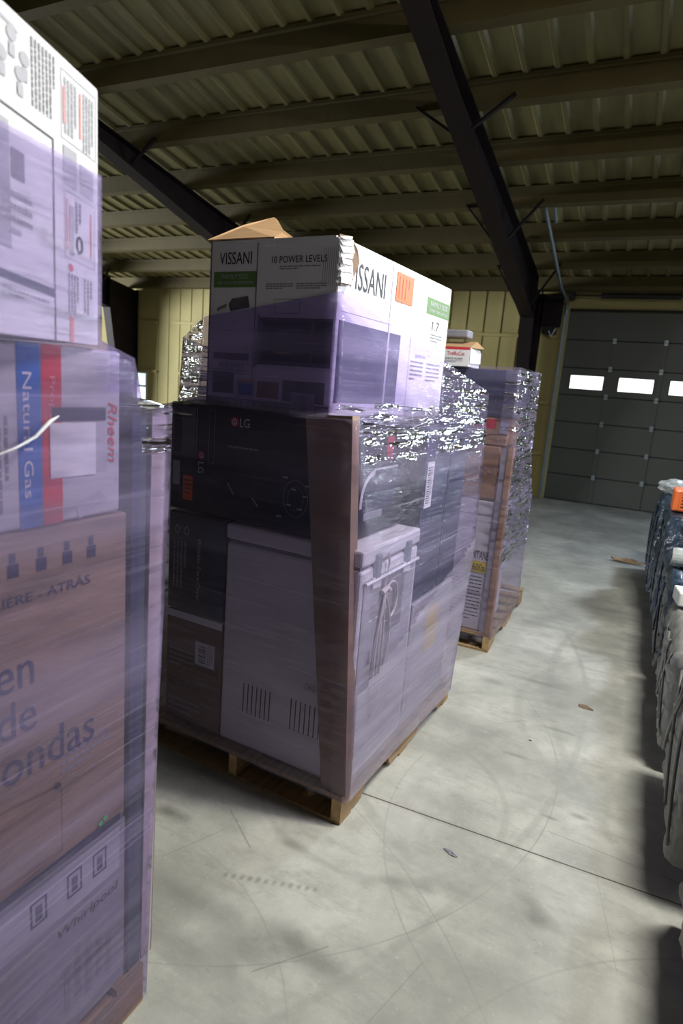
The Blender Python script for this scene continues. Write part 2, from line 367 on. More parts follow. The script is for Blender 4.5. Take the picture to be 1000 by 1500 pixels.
# ------------------------------------------------------------------ walls
def ribbed_wall(name, p0, p1, z0, z1, holes=()):
    """panelled wall from p0 to p1 with shallow ribs; thickness on the far side"""
    p0 = Vector(p0); p1 = Vector(p1); d = (p1-p0); ln = d.length; d.normalize(); nrm = Vector((d.y, -d.x, 0))
    mb = MB()
    def seg(a, b, za, zb):
        A = p0+d*a; B = p0+d*b; t = -nrm*.12
        mb.hexa([(A.x, A.y, za), (B.x, B.y, za), (B.x+t.x, B.y+t.y, za), (A.x+t.x, A.y+t.y, za), (A.x, A.y, zb), (B.x, B.y, zb), (B.x+t.x, B.y+t.y, zb), (A.x+t.x, A.y+t.y, zb)], M['wall'])
        k = math.ceil(a/.3+.01)
        while k*.3 < b-.03:
            A = p0+d*(k*.3-.018); B = p0+d*(k*.3+.018); t = nrm*.012
            mb.hexa([(A.x+t.x, A.y+t.y, za), (B.x+t.x, B.y+t.y, za), (B.x, B.y, za), (A.x, A.y, za), (A.x+t.x, A.y+t.y, zb), (B.x+t.x, B.y+t.y, zb), (B.x, B.y, zb), (A.x, A.y, zb)], M['wall'])
            k += 1
    xs = sorted(holes); a = 0
    for (h0, h1, zb, zt) in xs:
        seg(a, h0, z0, z1)
        if zb > z0+.01: seg(h0, h1, z0, zb)
        if zt < z1-.01: seg(h0, h1, zt, z1)
        a = h1
    seg(a, ln, z0, z1)
    return struct(mb.build(name))
DX0, DX1, DH = -1.40, 2.26, 3.06
ribbed_wall('wall_back', (-16, WY, 0), (8, WY, 0), 0, 3.56, [(4.75, 5.72, .86, 1.56), (16+DX0, 16+DX1, 0, DH)])
ribbed_wall('wall_left', (-16, -8, 0), (-16, WY, 0), 0, 3.56)
ribbed_wall('wall_right', (8, WY, 0), (8, -8, 0), 0, 3.56)
ribbed_wall('wall_front', (8, -8, 0), (-16, -8, 0), 0, 3.56)
mb = MB()
for z in (.72, 1.56, 2.62):
    for a, b in ((-16, -11.3 if z == 1.0 else -9.98), (-9.55, -6.02), (-5.6, -2.08), (-1.68, DX0-.12), (DX1+.12, 8)):
        mb.box(a, WY-.05, z, b, WY+.0, z+.055, M['wall'])
struct(mb.build('trim_1'))
# gable infill so that no sky shows at the sides
for nm, x in (('wall_left_gable', -16), ('wall_right_gable', 8)):
    mb = MB(); s = .12 if x > 0 else -.12
    mb.slab([(x, -8, 3.5), (x, WY, 3.5), (x, 1.5, 5.3)], s, M['wall']); struct(mb.build(nm))
# ------------------------------------------------------------------ roof: ribbed deck, purlins
SL = .167; RY = 1.5
def rz_(y): return 3.30+SL*(WY-y) if y > RY else 3.30+SL*(WY-RY)-SL*(RY-y)     # underside of purlins
mb = MB(); prof = []; x = -16.0
while x < 8:
    prof += [(x, 0), (x+.17, .0), (x+.19, -.028), (x+.225, -.028), (x+.245, 0)]; x += .262
prof.append((8.1, 0))
vs = []; ys = [WY+.12, RY, -8.12]
for y in ys: vs += [(px, y, rz_(min(y, WY) if y > RY else y)+.185+pz) for px, pz in prof]
n_ = len(prof); fs = []
for j in range(2):
    for i in range(n_-1): fs.append((j*n_+i, j*n_+i+1, (j+1)*n_+i+1, (j+1)*n_+i))
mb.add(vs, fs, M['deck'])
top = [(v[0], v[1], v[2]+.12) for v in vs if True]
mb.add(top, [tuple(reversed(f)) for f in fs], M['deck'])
struct(mb.build('ceiling'))
k = 0; y = 10.72
while y > -7:
    mb = MB(); z = rz_(y)
    s = -SL if y > RY else SL
    def zz(yy): return z+(yy-y)*s
    # Z section: lower lip, web, upper flange
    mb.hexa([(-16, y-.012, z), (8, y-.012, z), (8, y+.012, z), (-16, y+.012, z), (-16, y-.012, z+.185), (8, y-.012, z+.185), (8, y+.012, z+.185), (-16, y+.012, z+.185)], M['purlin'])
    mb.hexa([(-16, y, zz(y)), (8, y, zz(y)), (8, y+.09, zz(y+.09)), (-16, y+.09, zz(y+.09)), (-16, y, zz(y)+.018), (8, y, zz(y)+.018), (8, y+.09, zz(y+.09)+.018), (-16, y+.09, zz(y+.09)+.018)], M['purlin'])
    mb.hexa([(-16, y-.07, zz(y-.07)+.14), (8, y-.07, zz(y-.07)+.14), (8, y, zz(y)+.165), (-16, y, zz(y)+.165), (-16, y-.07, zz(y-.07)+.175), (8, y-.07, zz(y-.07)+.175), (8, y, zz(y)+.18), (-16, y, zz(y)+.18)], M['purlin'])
    struct(mb.build('roof_purlin')); y -= .952; k += 1
PUR = [9.768-.952*i for i in range(8)]
# ------------------------------------------------------------------ steel frames
def drop(y): return .06+max(0, (y-4.0))*.088
def frame(X, braces=True):
    root = bpy.data.objects.new('steel_frame', None); C.objects.link(root); root.location = (X, 0, 0); struct(root)
    h = .10; S = M['steel_red']
    mb = MB(); yb = 10.10
    ys = [RY+(yb-RY)*i/10 for i in range(11)]
    for a, b in zip(ys[:-1], ys[1:]):
        za, zb = rz_(a)-.004, rz_(b)-.004; la, lb = za-drop(a), zb-drop(b)
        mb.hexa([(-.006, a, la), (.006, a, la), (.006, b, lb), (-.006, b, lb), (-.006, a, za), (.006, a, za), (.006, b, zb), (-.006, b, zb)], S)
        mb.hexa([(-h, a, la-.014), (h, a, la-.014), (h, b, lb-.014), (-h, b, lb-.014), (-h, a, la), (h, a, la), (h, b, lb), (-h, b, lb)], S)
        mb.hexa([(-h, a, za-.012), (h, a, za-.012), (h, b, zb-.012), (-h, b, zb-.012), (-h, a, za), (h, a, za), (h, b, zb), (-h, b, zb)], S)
    mb.build('rafter', root)
    mb = MB(); S = M['steel_red']; ybot = 10.58; yo = 10.90
    zt = rz_(yb)-drop(yb)-.016; zo = rz_(yo)-.004
    zr = rz_(yb)-.004
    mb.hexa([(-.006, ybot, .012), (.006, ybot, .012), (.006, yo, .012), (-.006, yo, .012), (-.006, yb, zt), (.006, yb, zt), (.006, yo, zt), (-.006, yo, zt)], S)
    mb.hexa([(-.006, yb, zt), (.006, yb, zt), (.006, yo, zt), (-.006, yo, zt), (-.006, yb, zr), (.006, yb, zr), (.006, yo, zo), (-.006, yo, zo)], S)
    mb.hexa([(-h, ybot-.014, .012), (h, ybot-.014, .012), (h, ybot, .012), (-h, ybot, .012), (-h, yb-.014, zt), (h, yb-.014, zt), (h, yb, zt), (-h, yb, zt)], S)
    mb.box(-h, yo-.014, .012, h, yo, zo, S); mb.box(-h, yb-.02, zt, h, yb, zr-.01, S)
    mb.box(-.14, 10.45, 0, .14, 10.96, .012, S)
    mb.build('column', root)
    if braces:
        for y in (PUR[4], PUR[2], PUR[0]):
            for s in (-1, 1):
                b = MB(); yy = y-.03
                p = Vector((s*.09, yy, rz_(yy)-drop(yy)+.02)); q = Vector((s*.45, yy, rz_(yy)+.03))
                t = Vector((0, .022, 0)); d = (q-p).normalized(); u = d.cross(Vector((0, 1, 0)))*.022
                b.hexa([p-t, p+t, p+t+u, p-t+u, q-t, q+t, q+t+u, q-t+u], S); b.build('flange_brace', root)
for X in (-10.6, -5.92, -1.90, 2.1): frame(X)
# ------------------------------------------------------------------ sectional overhead door
root = bpy.data.objects.new('door_1', None); C.objects.link(root); root.location = (DX0, WY+.03, 0); struct(root)
W_ = DX1-DX0; n_sec = 7; sh = DH/n_sec; np_ = 5; pw = W_/np_
for i in range(n_sec):
    mb = MB(); z0 = i*sh; D = M['door_panel']
    if i == 4:
        mb.box(0, 0, z0+.008, W_, .04, z0+.105, D); mb.box(0, 0, z0+.315, W_, .04, z0+sh-.008, D)
        e = 0
        for j in range(np_):
            a = j*pw+.155; mb.box(e, 0, z0+.105, a, .04, z0+.315, D); e = a+.50
            for s in range(6): pass
        mb.box(e, 0, z0+.105, W_, .04, z0+.315, D)
    else: mb.box(0, 0, z0+.008, W_, .04, z0+sh-.008, D)
    for j in range(np_+1):       # stiffening stiles at the hinges
        a = min(max(j*pw, .03), W_-.03); mb.box(a-.028, -.008, z0+.012, a+.028, .0, z0+sh-.012, D)
    mb.box(0, .012, z0-.008 if i else 0, W_, .05, z0+.008, M['door_seam'])
    o = mb.build('door_section', root)
    if i == 4:
        for j in range(np_):
            a = j*pw+.155; g = MB(); g.rbox(a-.006, .012, z0+.10, a+.506, .03, z0+.32, M['pane'], .012); g.build('window_pane', o)
            g = MB(); f = .012
            g.box(a-f, -.01, z0+.093, a+.5+f, .0, z0+.105, D); g.box(a-f, -.01, z0+.315, a+.5+f, 0, z0+.327, D)
            g.box(a-f, -.01, z0+.093, a, .0, z0+.327, D); g.box(a+.5, -.01, z0+.093, a+.5+f, 0, z0+.327, D); g.build('window_frame', o)
    if i:
        for j in range(1, np_):
            h = MB(); h.box(j*pw-.025, -.02, z0-.04, j*pw+.025, -.008, z0+.04, M['galv']); h.tube([(j*pw-.03, -.022, z0), (j*pw+.03, -.022, z0)], .008, M['galv']); h.build('hinge', o)
mb = MB(); mb.box(0, .0, 0, W_, .045, .012, M['rubber']); mb.build('bottom_seal', root)
for nm, a, b in (('trim_2', DX0-.11, DX0), ('trim_3', DX1, DX1+.11)):
    mb = MB(); mb.box(a, WY-.035, 0, b, WY, DH+.1, M['wall']); struct(mb.build(nm))
mb = MB(); mb.box(DX0-.0, WY-.03, DH, DX1, WY+.0, DH+.035, M['door_seam']); struct(mb.build('trim_4'))
# vertical and ceiling tracks
for X in (DX0-.05, DX1+.05):
    root = thing('door_track', 'galvanised lift track beside and above the roll-up door, '+('left' if X < 0 else 'right')+' one', 'door track', (X, WY-.09, 0))
    mb = MB(); mb.box(-.02, .0, .02, -.012, .045, 3.0, M['galv']); mb.box(-.02, .037, .02, .02, .045, 3.0, M['galv']); mb.build('vertical_track', root)
    mb = MB(); pts = [(0, .02, 3.0)]+[(0, .02-.28*(1-math.cos(a)), 3.0+.22*math.sin(a)) for a in [R_(q) for q in (20, 40, 60, 80)]]+[(0, -.9, 3.27), (0, -2.93, 3.80)]
    mb.tube(pts, .024, M['galv'], 6); mb.build('ceiling_track', root)
    mb = MB(); mb.tube([(0, -2.93, 3.80), (.05, -2.95, 3.84), (.10, -2.93, 3.83), (.13, -2.85, 3.66)], .018, M['galv'], 6); mb.build('track_hanger', root)
root = thing('torsion_spring', 'dark torsion spring shaft mounted above the roll-up door', 'spring shaft', (0, WY-.14, 3.28))
mb = MB(); mb.tube([(DX0, 0, 0), (DX1, 0, 0)], .014, M['dark_metal']); mb.build('shaft', root)
for a, b in ((-.95, .16), (.35, 1.6)):
    mb = MB(); mb.tube([(a+(b-a)*i/40, 0, 0) for i in range(41)], [.040+.004*(i % 2) for i in range(41)], M['dark_metal'], 12); mb.build('spring', root)
for a in (-.4+DX0+.42, .27, DX1-.02):
    mb = MB(); mb.box(a-.03, -.05, -.06, a+.03, .13, .06, M['dark_metal']); mb.build('bearing_bracket', root)
root = thing('door_opener', 'dark door opener box high on the wall left of the roll-up door', 'door opener', (-1.66, WY-.02, 2.70))
mb = MB(); mb.rbox(-.15, -.2, .1, .15, 0, .58, M['steel_red'], .02); mb.build('housing', root)
mb = MB(); mb.rbox(-.12, -.17, -.02, .10, -.02, .12, M['dark_metal'], .02); mb.tube([(.0, -.2, .02), (.05, -.19, -.06), (.1, -.17, .06)], .012, M['plastic_white']); mb.build('gear_case', root)
for z, lb in ((.745, 'upper'), (.20, 'lower')):
    mb = MB(); mb.rbox(-.04, -.06, 0, .04, 0, .12, M['steel_red'], .008); mb.rbox(-.025, -.068, .02, .025, -.058, .10, M['dark_metal'], .004)
    tag(mb.build('wall_bracket', loc=(-1.72, WY-.012, z-.02)), f'small dark box on the cream wall left of the roll-up door, {lb} one', 'bracket')
# far window in the back wall
root = bpy.data.objects.new('window_1', None); C.objects.link(root); root.location = (-11.25, WY, .86); struct(root)
mb = MB(); mb.box(0, -.02, 0, .97, .05, .035, M['plastic_white']); mb.box(0, -.02, .665, .97, .05, .70, M['plastic_white']); mb.box(0, -.02, .035, .035, .05, .665, M['plastic_white']); mb.box(.935, -.02, .035, .97, .05, .665, M['plastic_white']); mb.box(.035, 0, .36, .935, .04, .40, M['galv']); mb.build('window_frame', root)
mb = MB(); mb.box(.035, .03, .035, .935, .04, .36, M['pane']); mb.build('lower_pane', root)
mb = MB(); mb.box(.035, .03, .40, .935, .04, .665, M['pane_dim']); mb.build('upper_pane', root)

# ------------------------------------------------------------------ pallets
def pallet(label, loc, rz, W=1.02, D=1.2):
    root = thing('wooden_pallet', label, 'pallet', loc, rz, None)
    for x in (-.04, -W/2-.02, -W):          # notched stringers
        mb = MB(); H = .088; z0 = .014
        segs = [(0, .17, z0), (.17, .20, None), (.20, .42, z0+.045), (.42, .45, None), (.45, .75, z0), (.75, .78, None), (.78, 1.0, z0+.045), (1.0, 1.03, None), (1.03, D, z0)]
        zs = [z0, z0, z0+.045, z0+.045, z0, z0, z0+.045, z0+.045, z0, z0]; ys = [0, .17, .20, .42, .45, .75, .78, 1.0, 1.03, D]
        for i in range(9):
            mb.hexa([(x, ys[i], zs[i]), (x+.04, ys[i], zs[i]), (x+.04, ys[i+1], zs[i+1]), (x, ys[i+1], zs[i+1]), (x, ys[i], z0+H), (x+.04, ys[i], z0+H), (x+.04, ys[i+1], z0+H), (x, ys[i+1], z0+H)], M['wood'])
        mb.add([(x, -.001, z0), (x+.04, -.001, z0), (x+.04, -.001, z0+H), (x, -.001, z0+H)], [(0, 1, 2, 3)], M['wood_end'])
        mb.build('stringer', root)
    for i in range(7):
        y = i*(D-.09)/6; mb = MB(); mb.box(-W, y, .1025, 0, y+.09, .120, M['wood']); mb.build('deck_board', root)
    for y in (.0, D/2-.05, D-.09):
        mb = MB(); mb.box(-W, y, 0, 0, y+.09, .0135, M['wood']); mb.build('bottom_board', root)
    return root

# ------------------------------------------------------------------ stretch film: a closed loft through corner polylines
def film(name, mt, cols, parent=None, closed=True, step=.03, vstep=.025, amp=.0025, rnd=.02, seed=0, mt2=None, zone=None, mt3=None, zone3=None):
    rows = len(cols[0]); K = len(cols)
    cols = [[Vector(p) for p in c] for c in cols]
    # plan of parameters around
    us = []; nseg = K if closed else K-1
    for k in range(nseg):
        a, b = cols[k], cols[(k+1) % K]; ln = max((a[j]-b[j]).length for j in range(rows)); n = max(2, int(ln/step))
        us += [(k, i/n) for i in range(n)]
    if not closed: us.append((K-2, 1.0))
    vs_ = []
    for j in range(rows-1):
        ln = max((c[j+1]-c[j]).length for c in cols); n = max(1, int(ln/vstep)); vs_ += [(j, i/n) for i in range(n)]
    vs_.append((rows-2, 1.0))
    verts = []; grid = []; uvs = []
    cen = sum((c[0] for c in cols), Vector())/K
    for (j, t) in vs_:
        row = []; arc = 0; prev = None
        for (k, s) in us:
            a = cols[k][j].lerp(cols[k][j+1], t); b = cols[(k+1) % K][j].lerp(cols[(k+1) % K][j+1], t)
            p = a.lerp(b, s)
            if prev is not None: arc += (p-prev).length
            prev = p.copy()
            out = Vector((p.x-cen.x, p.y-cen.y, 0)); out.normalize()
            # slacker between the corners, pulled tight on them
            sl = min(1, 8*s*(1-s)+.15)
            q = Vector((p.x*2.0+seed, p.y*2.0, p.z*16+p.x*1.5))
            p = p+out*(amp*noise.noise(q)*2.0*sl+amp*.8*noise.noise(Vector((p.x*9, p.y*9, p.z*40+seed)))*sl)
            row.append(len(verts)); verts.append(p); uvs.append((arc, cols[k][j].lerp(cols[k][j+1], t).z if False else p.z))
        grid.append(row)
    nu = len(us); fs = []; fm = []
    for r in range(len(grid)-1):
        for i in range(nu if closed else nu-1):
            i2 = (i+1) % nu; fs.append((grid[r][i], grid[r][i2], grid[r+1][i2], grid[r+1][i]))
    me = bpy.data.meshes.new(name); me.from_pydata(verts, [], fs); me.materials.append(mt)
    if mt2:
        me.materials.append(mt2)
        if mt3: me.materials.append(mt3); me.materials.append(M['film_milky'])
        for p in me.polygons:
            if zone(p.center): p.material_index = 1
            elif zone3 and zone3(p.center): p.material_index = int(zone3(p.center))
    ul = me.uv_layers.new(name='UVMap')
    for p in me.polygons:
        p.use_smooth = True
        us4 = [uvs[me.loops[l].vertex_index] for l in p.loop_indices]; mx = max(u[0] for u in us4)
        for l, u in zip(p.loop_indices, us4):
            uu = u[0]
            if mx-uu > .5: uu = mx+step
            ul.data[l].uv = (uu, u[1])
    o = bpy.data.objects.new(name, me); C.objects.link(o)
    if parent: o.parent = parent
    return o
def corner_board(label, pts_bottom, pts_top, mt, t=.005, name='corner_board', lean=None):
    """L shaped protector: plan polyline (3 points) at the foot and at the head"""
    mb = MB(); b = [Vector(p) for p in pts_bottom]; a = [Vector(p) for p in pts_top]
    for i in range(len(b)-1):
        d = (b[i+1]-b[i]); nn = Vector((-d.y, d.x, 0)).normalized()*t
        mb.hexa([b[i], b[i+1], b[i+1]+nn, b[i]+nn, a[i], a[i+1], a[i+1]+nn, a[i]+nn], mt)
    return tag(mb.build(name), label, 'corner board')

# ================================================================== STACK M (middle)
MO = Vector((-.80, 1.894, 0)); MR = R_(-3)
RM = Matrix.Rotation(MR, 4, 'Z')
def mw(x, y, z=0): return MO+(RM @ Vector((x, y, z)))
def place_local(o): o.location = MO; o.rotation_euler = (0, 0, MR); return o
def M_thing(name, label, cat, x, y, z, extra=0): return thing(name, label, cat, mw(x, y, z), MR+extra)
place_local(pallet('wooden pallet under the purple-wrapped middle stack of cartons', (0, 0, 0), 0))
# chest freezer standing with its back to the aisle
r = M_thing('chest_freezer', 'white chest freezer at the bottom of the middle stack, power cord on its back', 'freezer', -.62, .04, .125)
FW, FD, FH = .60, .53, .93
mb = MB(); mb.rbox(0, 0, .0, FW, FD, FH-.075, M['enamel'], .012); F = Face(mb, (0, 0, 0), (1, 0, 0))
for g, (u0, nn) in enumerate(((.115, 7), (.345, 7))):
    for i in range(nn): F.quad(u0+i*.0215, .155 if g == 0 else .16, u0+i*.0215+.005, .285 if g == 0 else .29, M['ink_black'])
F.text('CHIGO', .405, .345, .465, .375, M['ink_grey'])
mb.build('cabinet', r)
mb = MB(); mb.rbox(-.003, -.003, FH-.062, FW+.004, FD+.003, FH, M['enamel'], .010); mb.box(.01, .01, FH-.076, FW-.01, FD-.01, FH-.062, M['ink_grey']); mb.build('lid', r)
mb = MB(); F = Face(mb, (FW, 0, 0), (0, 1, 0)); F.lift = .002; F.quad(.03, .03, FD-.03, FH-.12, M['enamel_grey']); F.quad(.10, .55, .40, .80, M['enamel']); F.quad(.08, .46, .13, .52, M['ink_black']); mb.build('back_panel', r)
for y in (.12, .40):
    mb = MB(); mb.rbox(FW-.004, y-.02, FH-.12, FW+.016, y+.02, FH-.03, M['galv'], .004); mb.rbox(FW-.002, y-.035, FH-.16, FW+.012, y+.035, FH-.115, M['enamel'], .004); mb.build('hinge', r)
mb = MB(); mb.tube([(FW+.012, .02, FH-.125), (FW+.012, FD-.02, FH-.125)], .007, M['enamel'], 8); mb.build('hinge_rod', r)
mb = MB()
mb.tube([(FW+.012, .20+.012*math.sin(i*.7), FH-.04-.02*i) for i in range(8)], .0045, M['cord'], 8)
for k_, (dy, ln) in enumerate(((-.02, .55), (-.008, .50), (.006, .46), (.03, .35))):
    mb.tube([(FW+.012, .20+dy*math.sin(i/14*2.6)*2.5, FH-.19-ln*i/14) for i in range(15)], .0045, M['cord'], 8)
mb.tube([(FW+.014, .25+.065*math.cos(a), FH-.24+.075*math.sin(a)) for a in [R_(q) for q in range(150, -80, -15)]], .0045, M['cord'], 8)
mb.tube([(FW+.013, .17, FH-.19), (FW+.018, .20, FH-.175), (FW+.013, .235, FH-.195)], .011, M['cord'], 8)
mb.build('power_cord', r)
# cartons left of the freezer
r = M_thing('cardboard_carton', 'brown cardboard carton at the bottom left of the middle stack, white label on its front', 'carton', -.935, .045, .125)
mb, F, G = carton(0, 0, 0, .305, .5, .50, M['cardboard_dark']); F.lines(.02, .24, .16, .33, 4, M['ink_grey']); F.text('HOUSEHOLD', .02, .15, .20, .19, M['ink_black']); F.lines(.02, .02, .2, .10, 3, M['ink_grey']); mb.build('carton_body', r)
mb = MB(); F = Face(mb, (0, -.0015, 0), (1, 0, 0)); F.quad(.165, .285, .275, .395, M['ink_white']); F.frame(.165, .285, .275, .395, .004, M['ink_grey'], .0012); F.bars(.185, .30, .225, .38, 9, M['ink_black'], False); F.lines(.235, .295, .265, .385, 3, M['ink_black'], True); mb.build('shipping_label', r)
mb = MB(); mb.box(.0, -.002, .47, .305, -.0005, .501, M['foam']); mb.build('packing_tape', r)
r = M_thing('dryer_carton', 'black printed carton left of the freezer, sideways lettering', 'carton', -.935, .045, .632)
mb, F, G = carton(0, 0, 0, .305, .5, .425, M['carton_black']); F.text('Wrinkle Care Dryer', .155, .06, .18, .33, M['ink_lightgrey'], -90); F.lines(.03, .1, .11, .3, 4, M['ink_grey'], True)
F.ring(.05, .35, .012, .018, .003, M['ink_lightgrey']); F.ring(.10, .35, .012, .018, .003, M['ink_lightgrey']); F.quad(.22, .02, .30, .40, M['carton_navy'], .0007); mb.build('carton_body', r)
# LG carton
r = M_thing('washer_carton', 'large black washer carton with white lettering across the middle stack, below the white microwave carton', 'carton', -.935, .045, 1.068)
LW, LH = .83, .435
mb, F, G = carton(0, 0, 0, LW, .5, LH, M['carton_black'])
def lg(F, u, v, s, rot=0):
    F.disc(u, v+s*.5, s*.55, M['red']); F.ring(u, v+s*.5, s*.36, s*.36, s*.07, M['ink_white'], h=.002)
    F.quad(u-s*.05, v+s*.3, u+s*.02, v+s*.75, M['ink_white'], .002); F.quad(u-s*.05, v+s*.3, u+s*.2, v+s*.37, M['ink_white'], .002)
    if rot == 0: F.text('LG', u+s*.75, v, u+s*2.1, v+s, M['ink_white'])
    else: F.text('LG', u-s*.5, v-s*1.9, u+s*.45, v-s*.4, M['ink_white'], -90)
lg(F, .325, .365, .034); lg(F, .165, .22, .030, 1)
F.quad(.005, .22, .13, .42, M['photo_grey']); F.quad(.02, .235, .06, .41, M['carton_navy'], .0016); F.quad(.135, .22, .14, .42, M['ink_grey'])
F.lines(.30, .275, .50, .29, 1, M['ink_grey']); F.quad(.015, .10, .055, .2, M['ink_lightgrey']); F.frame(.20, .21, .23, .42, .002, M['ink_grey'])
F.quad(.52, .0, .70, .25, M['photo_navy']); F.ring(.62, .13, .055, .07, .003, M['ink_grey'], h=.002); F.ring(.62, .13, .035, .045, .002, M['ink_grey'], h=.002)
for (a, b) in ((.56, .20), (.60, .16), (.65, .14), (.58, .10), (.63, .09), (.66, .18), (.54, .05)): F.quad(a, b, a+.022, b+.006, M['ink_lightgrey'], .0022)
F.poly([(.30, .14), (.33, .10), (.335, .105), (.305, .145)], M['ink_grey']); F.poly([(.42, .10), (.45, .07), (.455, .075), (.425, .105)], M['ink_grey'])
# long side, facing the aisle: product picture
G.lines(.04, .37, .30, .40, 2, M['ink_lightgrey']); G.poly([(.10, .05), (.42, .10), (.42, .27), (.12, .24)], M['photo_navy'])
for i in range(12):
    a0 = R_(95+i*8); a1 = R_(95+(i+1)*8)
    G.poly([(.22+.12*math.cos(a0), .13+.12*math.sin(a0)), (.22+.12*math.cos(a1), .13+.12*math.sin(a1)), (.22+.10*math.cos(a1), .13+.10*math.sin(a1)), (.22+.10*math.cos(a0), .13+.10*math.sin(a0))], M['ink_lightgrey'], .0025)
G.quad(.14, .06, .30, .09, M['ink_grey'], .0025); G.quad(.20, .245, .42, .255, M['ink_lightgrey'], .0025)
mb.build('carton_body', r)
mb = MB(); F = Face(mb, (0, -.0015, 0), (1, 0, 0)); F.quad(.075, .045, .125, .145, M['orange']); F.lines(.08, .06, .12, .13, 4, M['ink_black']); mb.build('orange_sticker', r)
mb = MB(); G = Face(mb, (LW+.0015, 0, 0), (0, 1, 0)); G.quad(.30, .28, .36, .37, M['red']); mb.build('red_sticker', r)
# rear items
r = M_thing('appliance_carton', 'grey boxed appliance low in the middle stack, yellow energy label on its side', 'carton', -.52, .585, .125)
mb, F, G = carton(0, 0, 0, .50, .52, .58, M['carton_grey']); G.frame(.03, .03, .48, .54, .004, M['ink_grey']); mb.build('carton_body', r)
mb = MB(); G = Face(mb, (.5015, 0, 0), (0, 1, 0)); G.quad(.18, .29, .34, .51, M['yellow_tag']); G.lines(.195, .32, .325, .48, 5, M['ink_grey'], fill=.15); mb.build('energy_label', r)
r = M_thing('navy_carton', 'upright navy carton behind the black washer carton, barcode sticker on its aisle side', 'carton', -.50, .585, .71)
mb, F, G = carton(0, 0, 0, .470, .29, .765, M['carton_navy']); mb.build('carton_body', r)
mb = MB(); G = Face(mb, (.4715, 0, 0), (0, 1, 0)); G.quad(.02, .42, .10, .62, M['ink_white']); G.bars(.03, .44, .06, .60, 16, M['ink_black'], False); G.lines(.065, .44, .09, .60, 2, M['ink_black'], True); mb.build('barcode_sticker', r)
r = M_thing('navy_carton', 'upright navy carton at the rear corner of the middle stack', 'carton', -.50, .892, .71)
mb, F, G = carton(0, 0, 0, .47, .235, .79, M['carton_navy']); G.frame(.02, .02, .2, .76, .003, M['ink_blue']); mb.build('carton_body', r)
r = M_thing('flat_carton', 'flat dark carton on top of the rear navy cartons, beside the microwave carton', 'carton', -.125, .93, 1.502)
mb, F, G = carton(0, 0, 0, .105, .20, .10, M['carton_navy']); mb.build('carton_body', r)
# Vissani microwave carton on top
r = M_thing('microwave_carton', 'white microwave carton with green band on top of the middle stack, flap torn open', 'microwave carton', -.765, .056, 1.505, R_(-1))
VW, VD, VH = .565, 1.04, .595
mb = MB(); mb.rbox(0, 0, 0, VW, VD, VH, M['carton_white'], .007)
F = Face(mb, (0, 0, 0), (1, 0, 0)); G = Face(mb, (VW, 0, 0), (0, 1, 0))
F.quad(.0, 0, .008, VH, M['ink_grey']); F.text('VISSANI', .045, .515, .195, .558, M['ink_black'])
F.quad(.02, .435, .222, .49, M['green']); F.text('FAMILY SIZE', .06, .465, .18, .481, M['ink_lightgrey']); F.text('OVER THE RANGE MICROWAVE', .035, .446, .205, .456, M['ink_lightgrey'])
F.quad(.218, .0, .223, VH-.01, M['ink_grey']); F.text('10 POWER LEVELS', .285, .515, .515, .538, M['ink_black']); F.lines(.32, .49, .49, .505, 2, M['ink_grey'])
F.lines(.265, .425, .38, .447, 3, M['ink_grey']); F.lines(.395, .425, .52, .447, 3, M['ink_grey'])
for i in range(8): F.quad(.50+i*.008, .44-.004*(i % 3), .5015+i*.008, .56, M['ink_grey'])
F.poly([(.095, .375), (.11, .395), (.185, .405), (.195, .365), (.105, .35)], M['photo_grey']); F.poly([(.04, .35), (.085, .365), (.085, .378), (.04, .362)], M['ink_grey'])
F.text('1.7', .075, .255, .11, .285, M['ink_black']); F.quad(.055, .255, .0565, .29, M['ink_grey'])
F.frame(.305, .345, .415, .395, .002, M['ink_grey']); F.quad(.03, .175, .2, .20, M['ink_grey']); F.text('MICROWAVE', .06, .145, .18, .165, M['ink_grey'])
F.lines(.06, .11, .18, .14, 3, M['ink_grey'])
F.quad(.245, .165, .555, .33, M['photo_grey']); F.quad(.26, .18, .47, .32, M['photo_navy'], .0016); F.quad(.48, .18, .55, .32, M['ink_black'], .0016); F.quad(.32, .205, .39, .215, M['photo_warm'], .0022)
F.poly([(.225, .15), (.245, .165), (.245, .33), (.235, .345)], M['ink_grey'])
F.quad(.03, .05, .135, .13, M['photo_grey']); F.quad(.15, .04, .235, .10, M['ink_lightgrey']); F.quad(.16, .05, .225, .09, M['blue'], .0016); F.quad(.15, .10, .235, .107, M['yellow_tag']); F.quad(.245, .045, .345, .105, M['photo_warm']); F.quad(.36, .04, .54, .115, M['photo_grey'])
F.quad(.0, .0, .56, .035, M['ink_grey'])
for i in range(5): F.frame(.12+i*.03, .006, .143+i*.03, .03, .002, M['ink_lightgrey'], .0016); F.quad(.126+i*.03, .012, .137+i*.03, .024, M['ink_lightgrey'], .0018)
F.ring(.315, .018, .009, .009, .003, M['ink_lightgrey'], h=.002); F.quad(.40, .0, .50, .075, M['ink_lightgrey'], .0016); F.bars(.405, .008, .495, .065, 26, M['ink_black'])
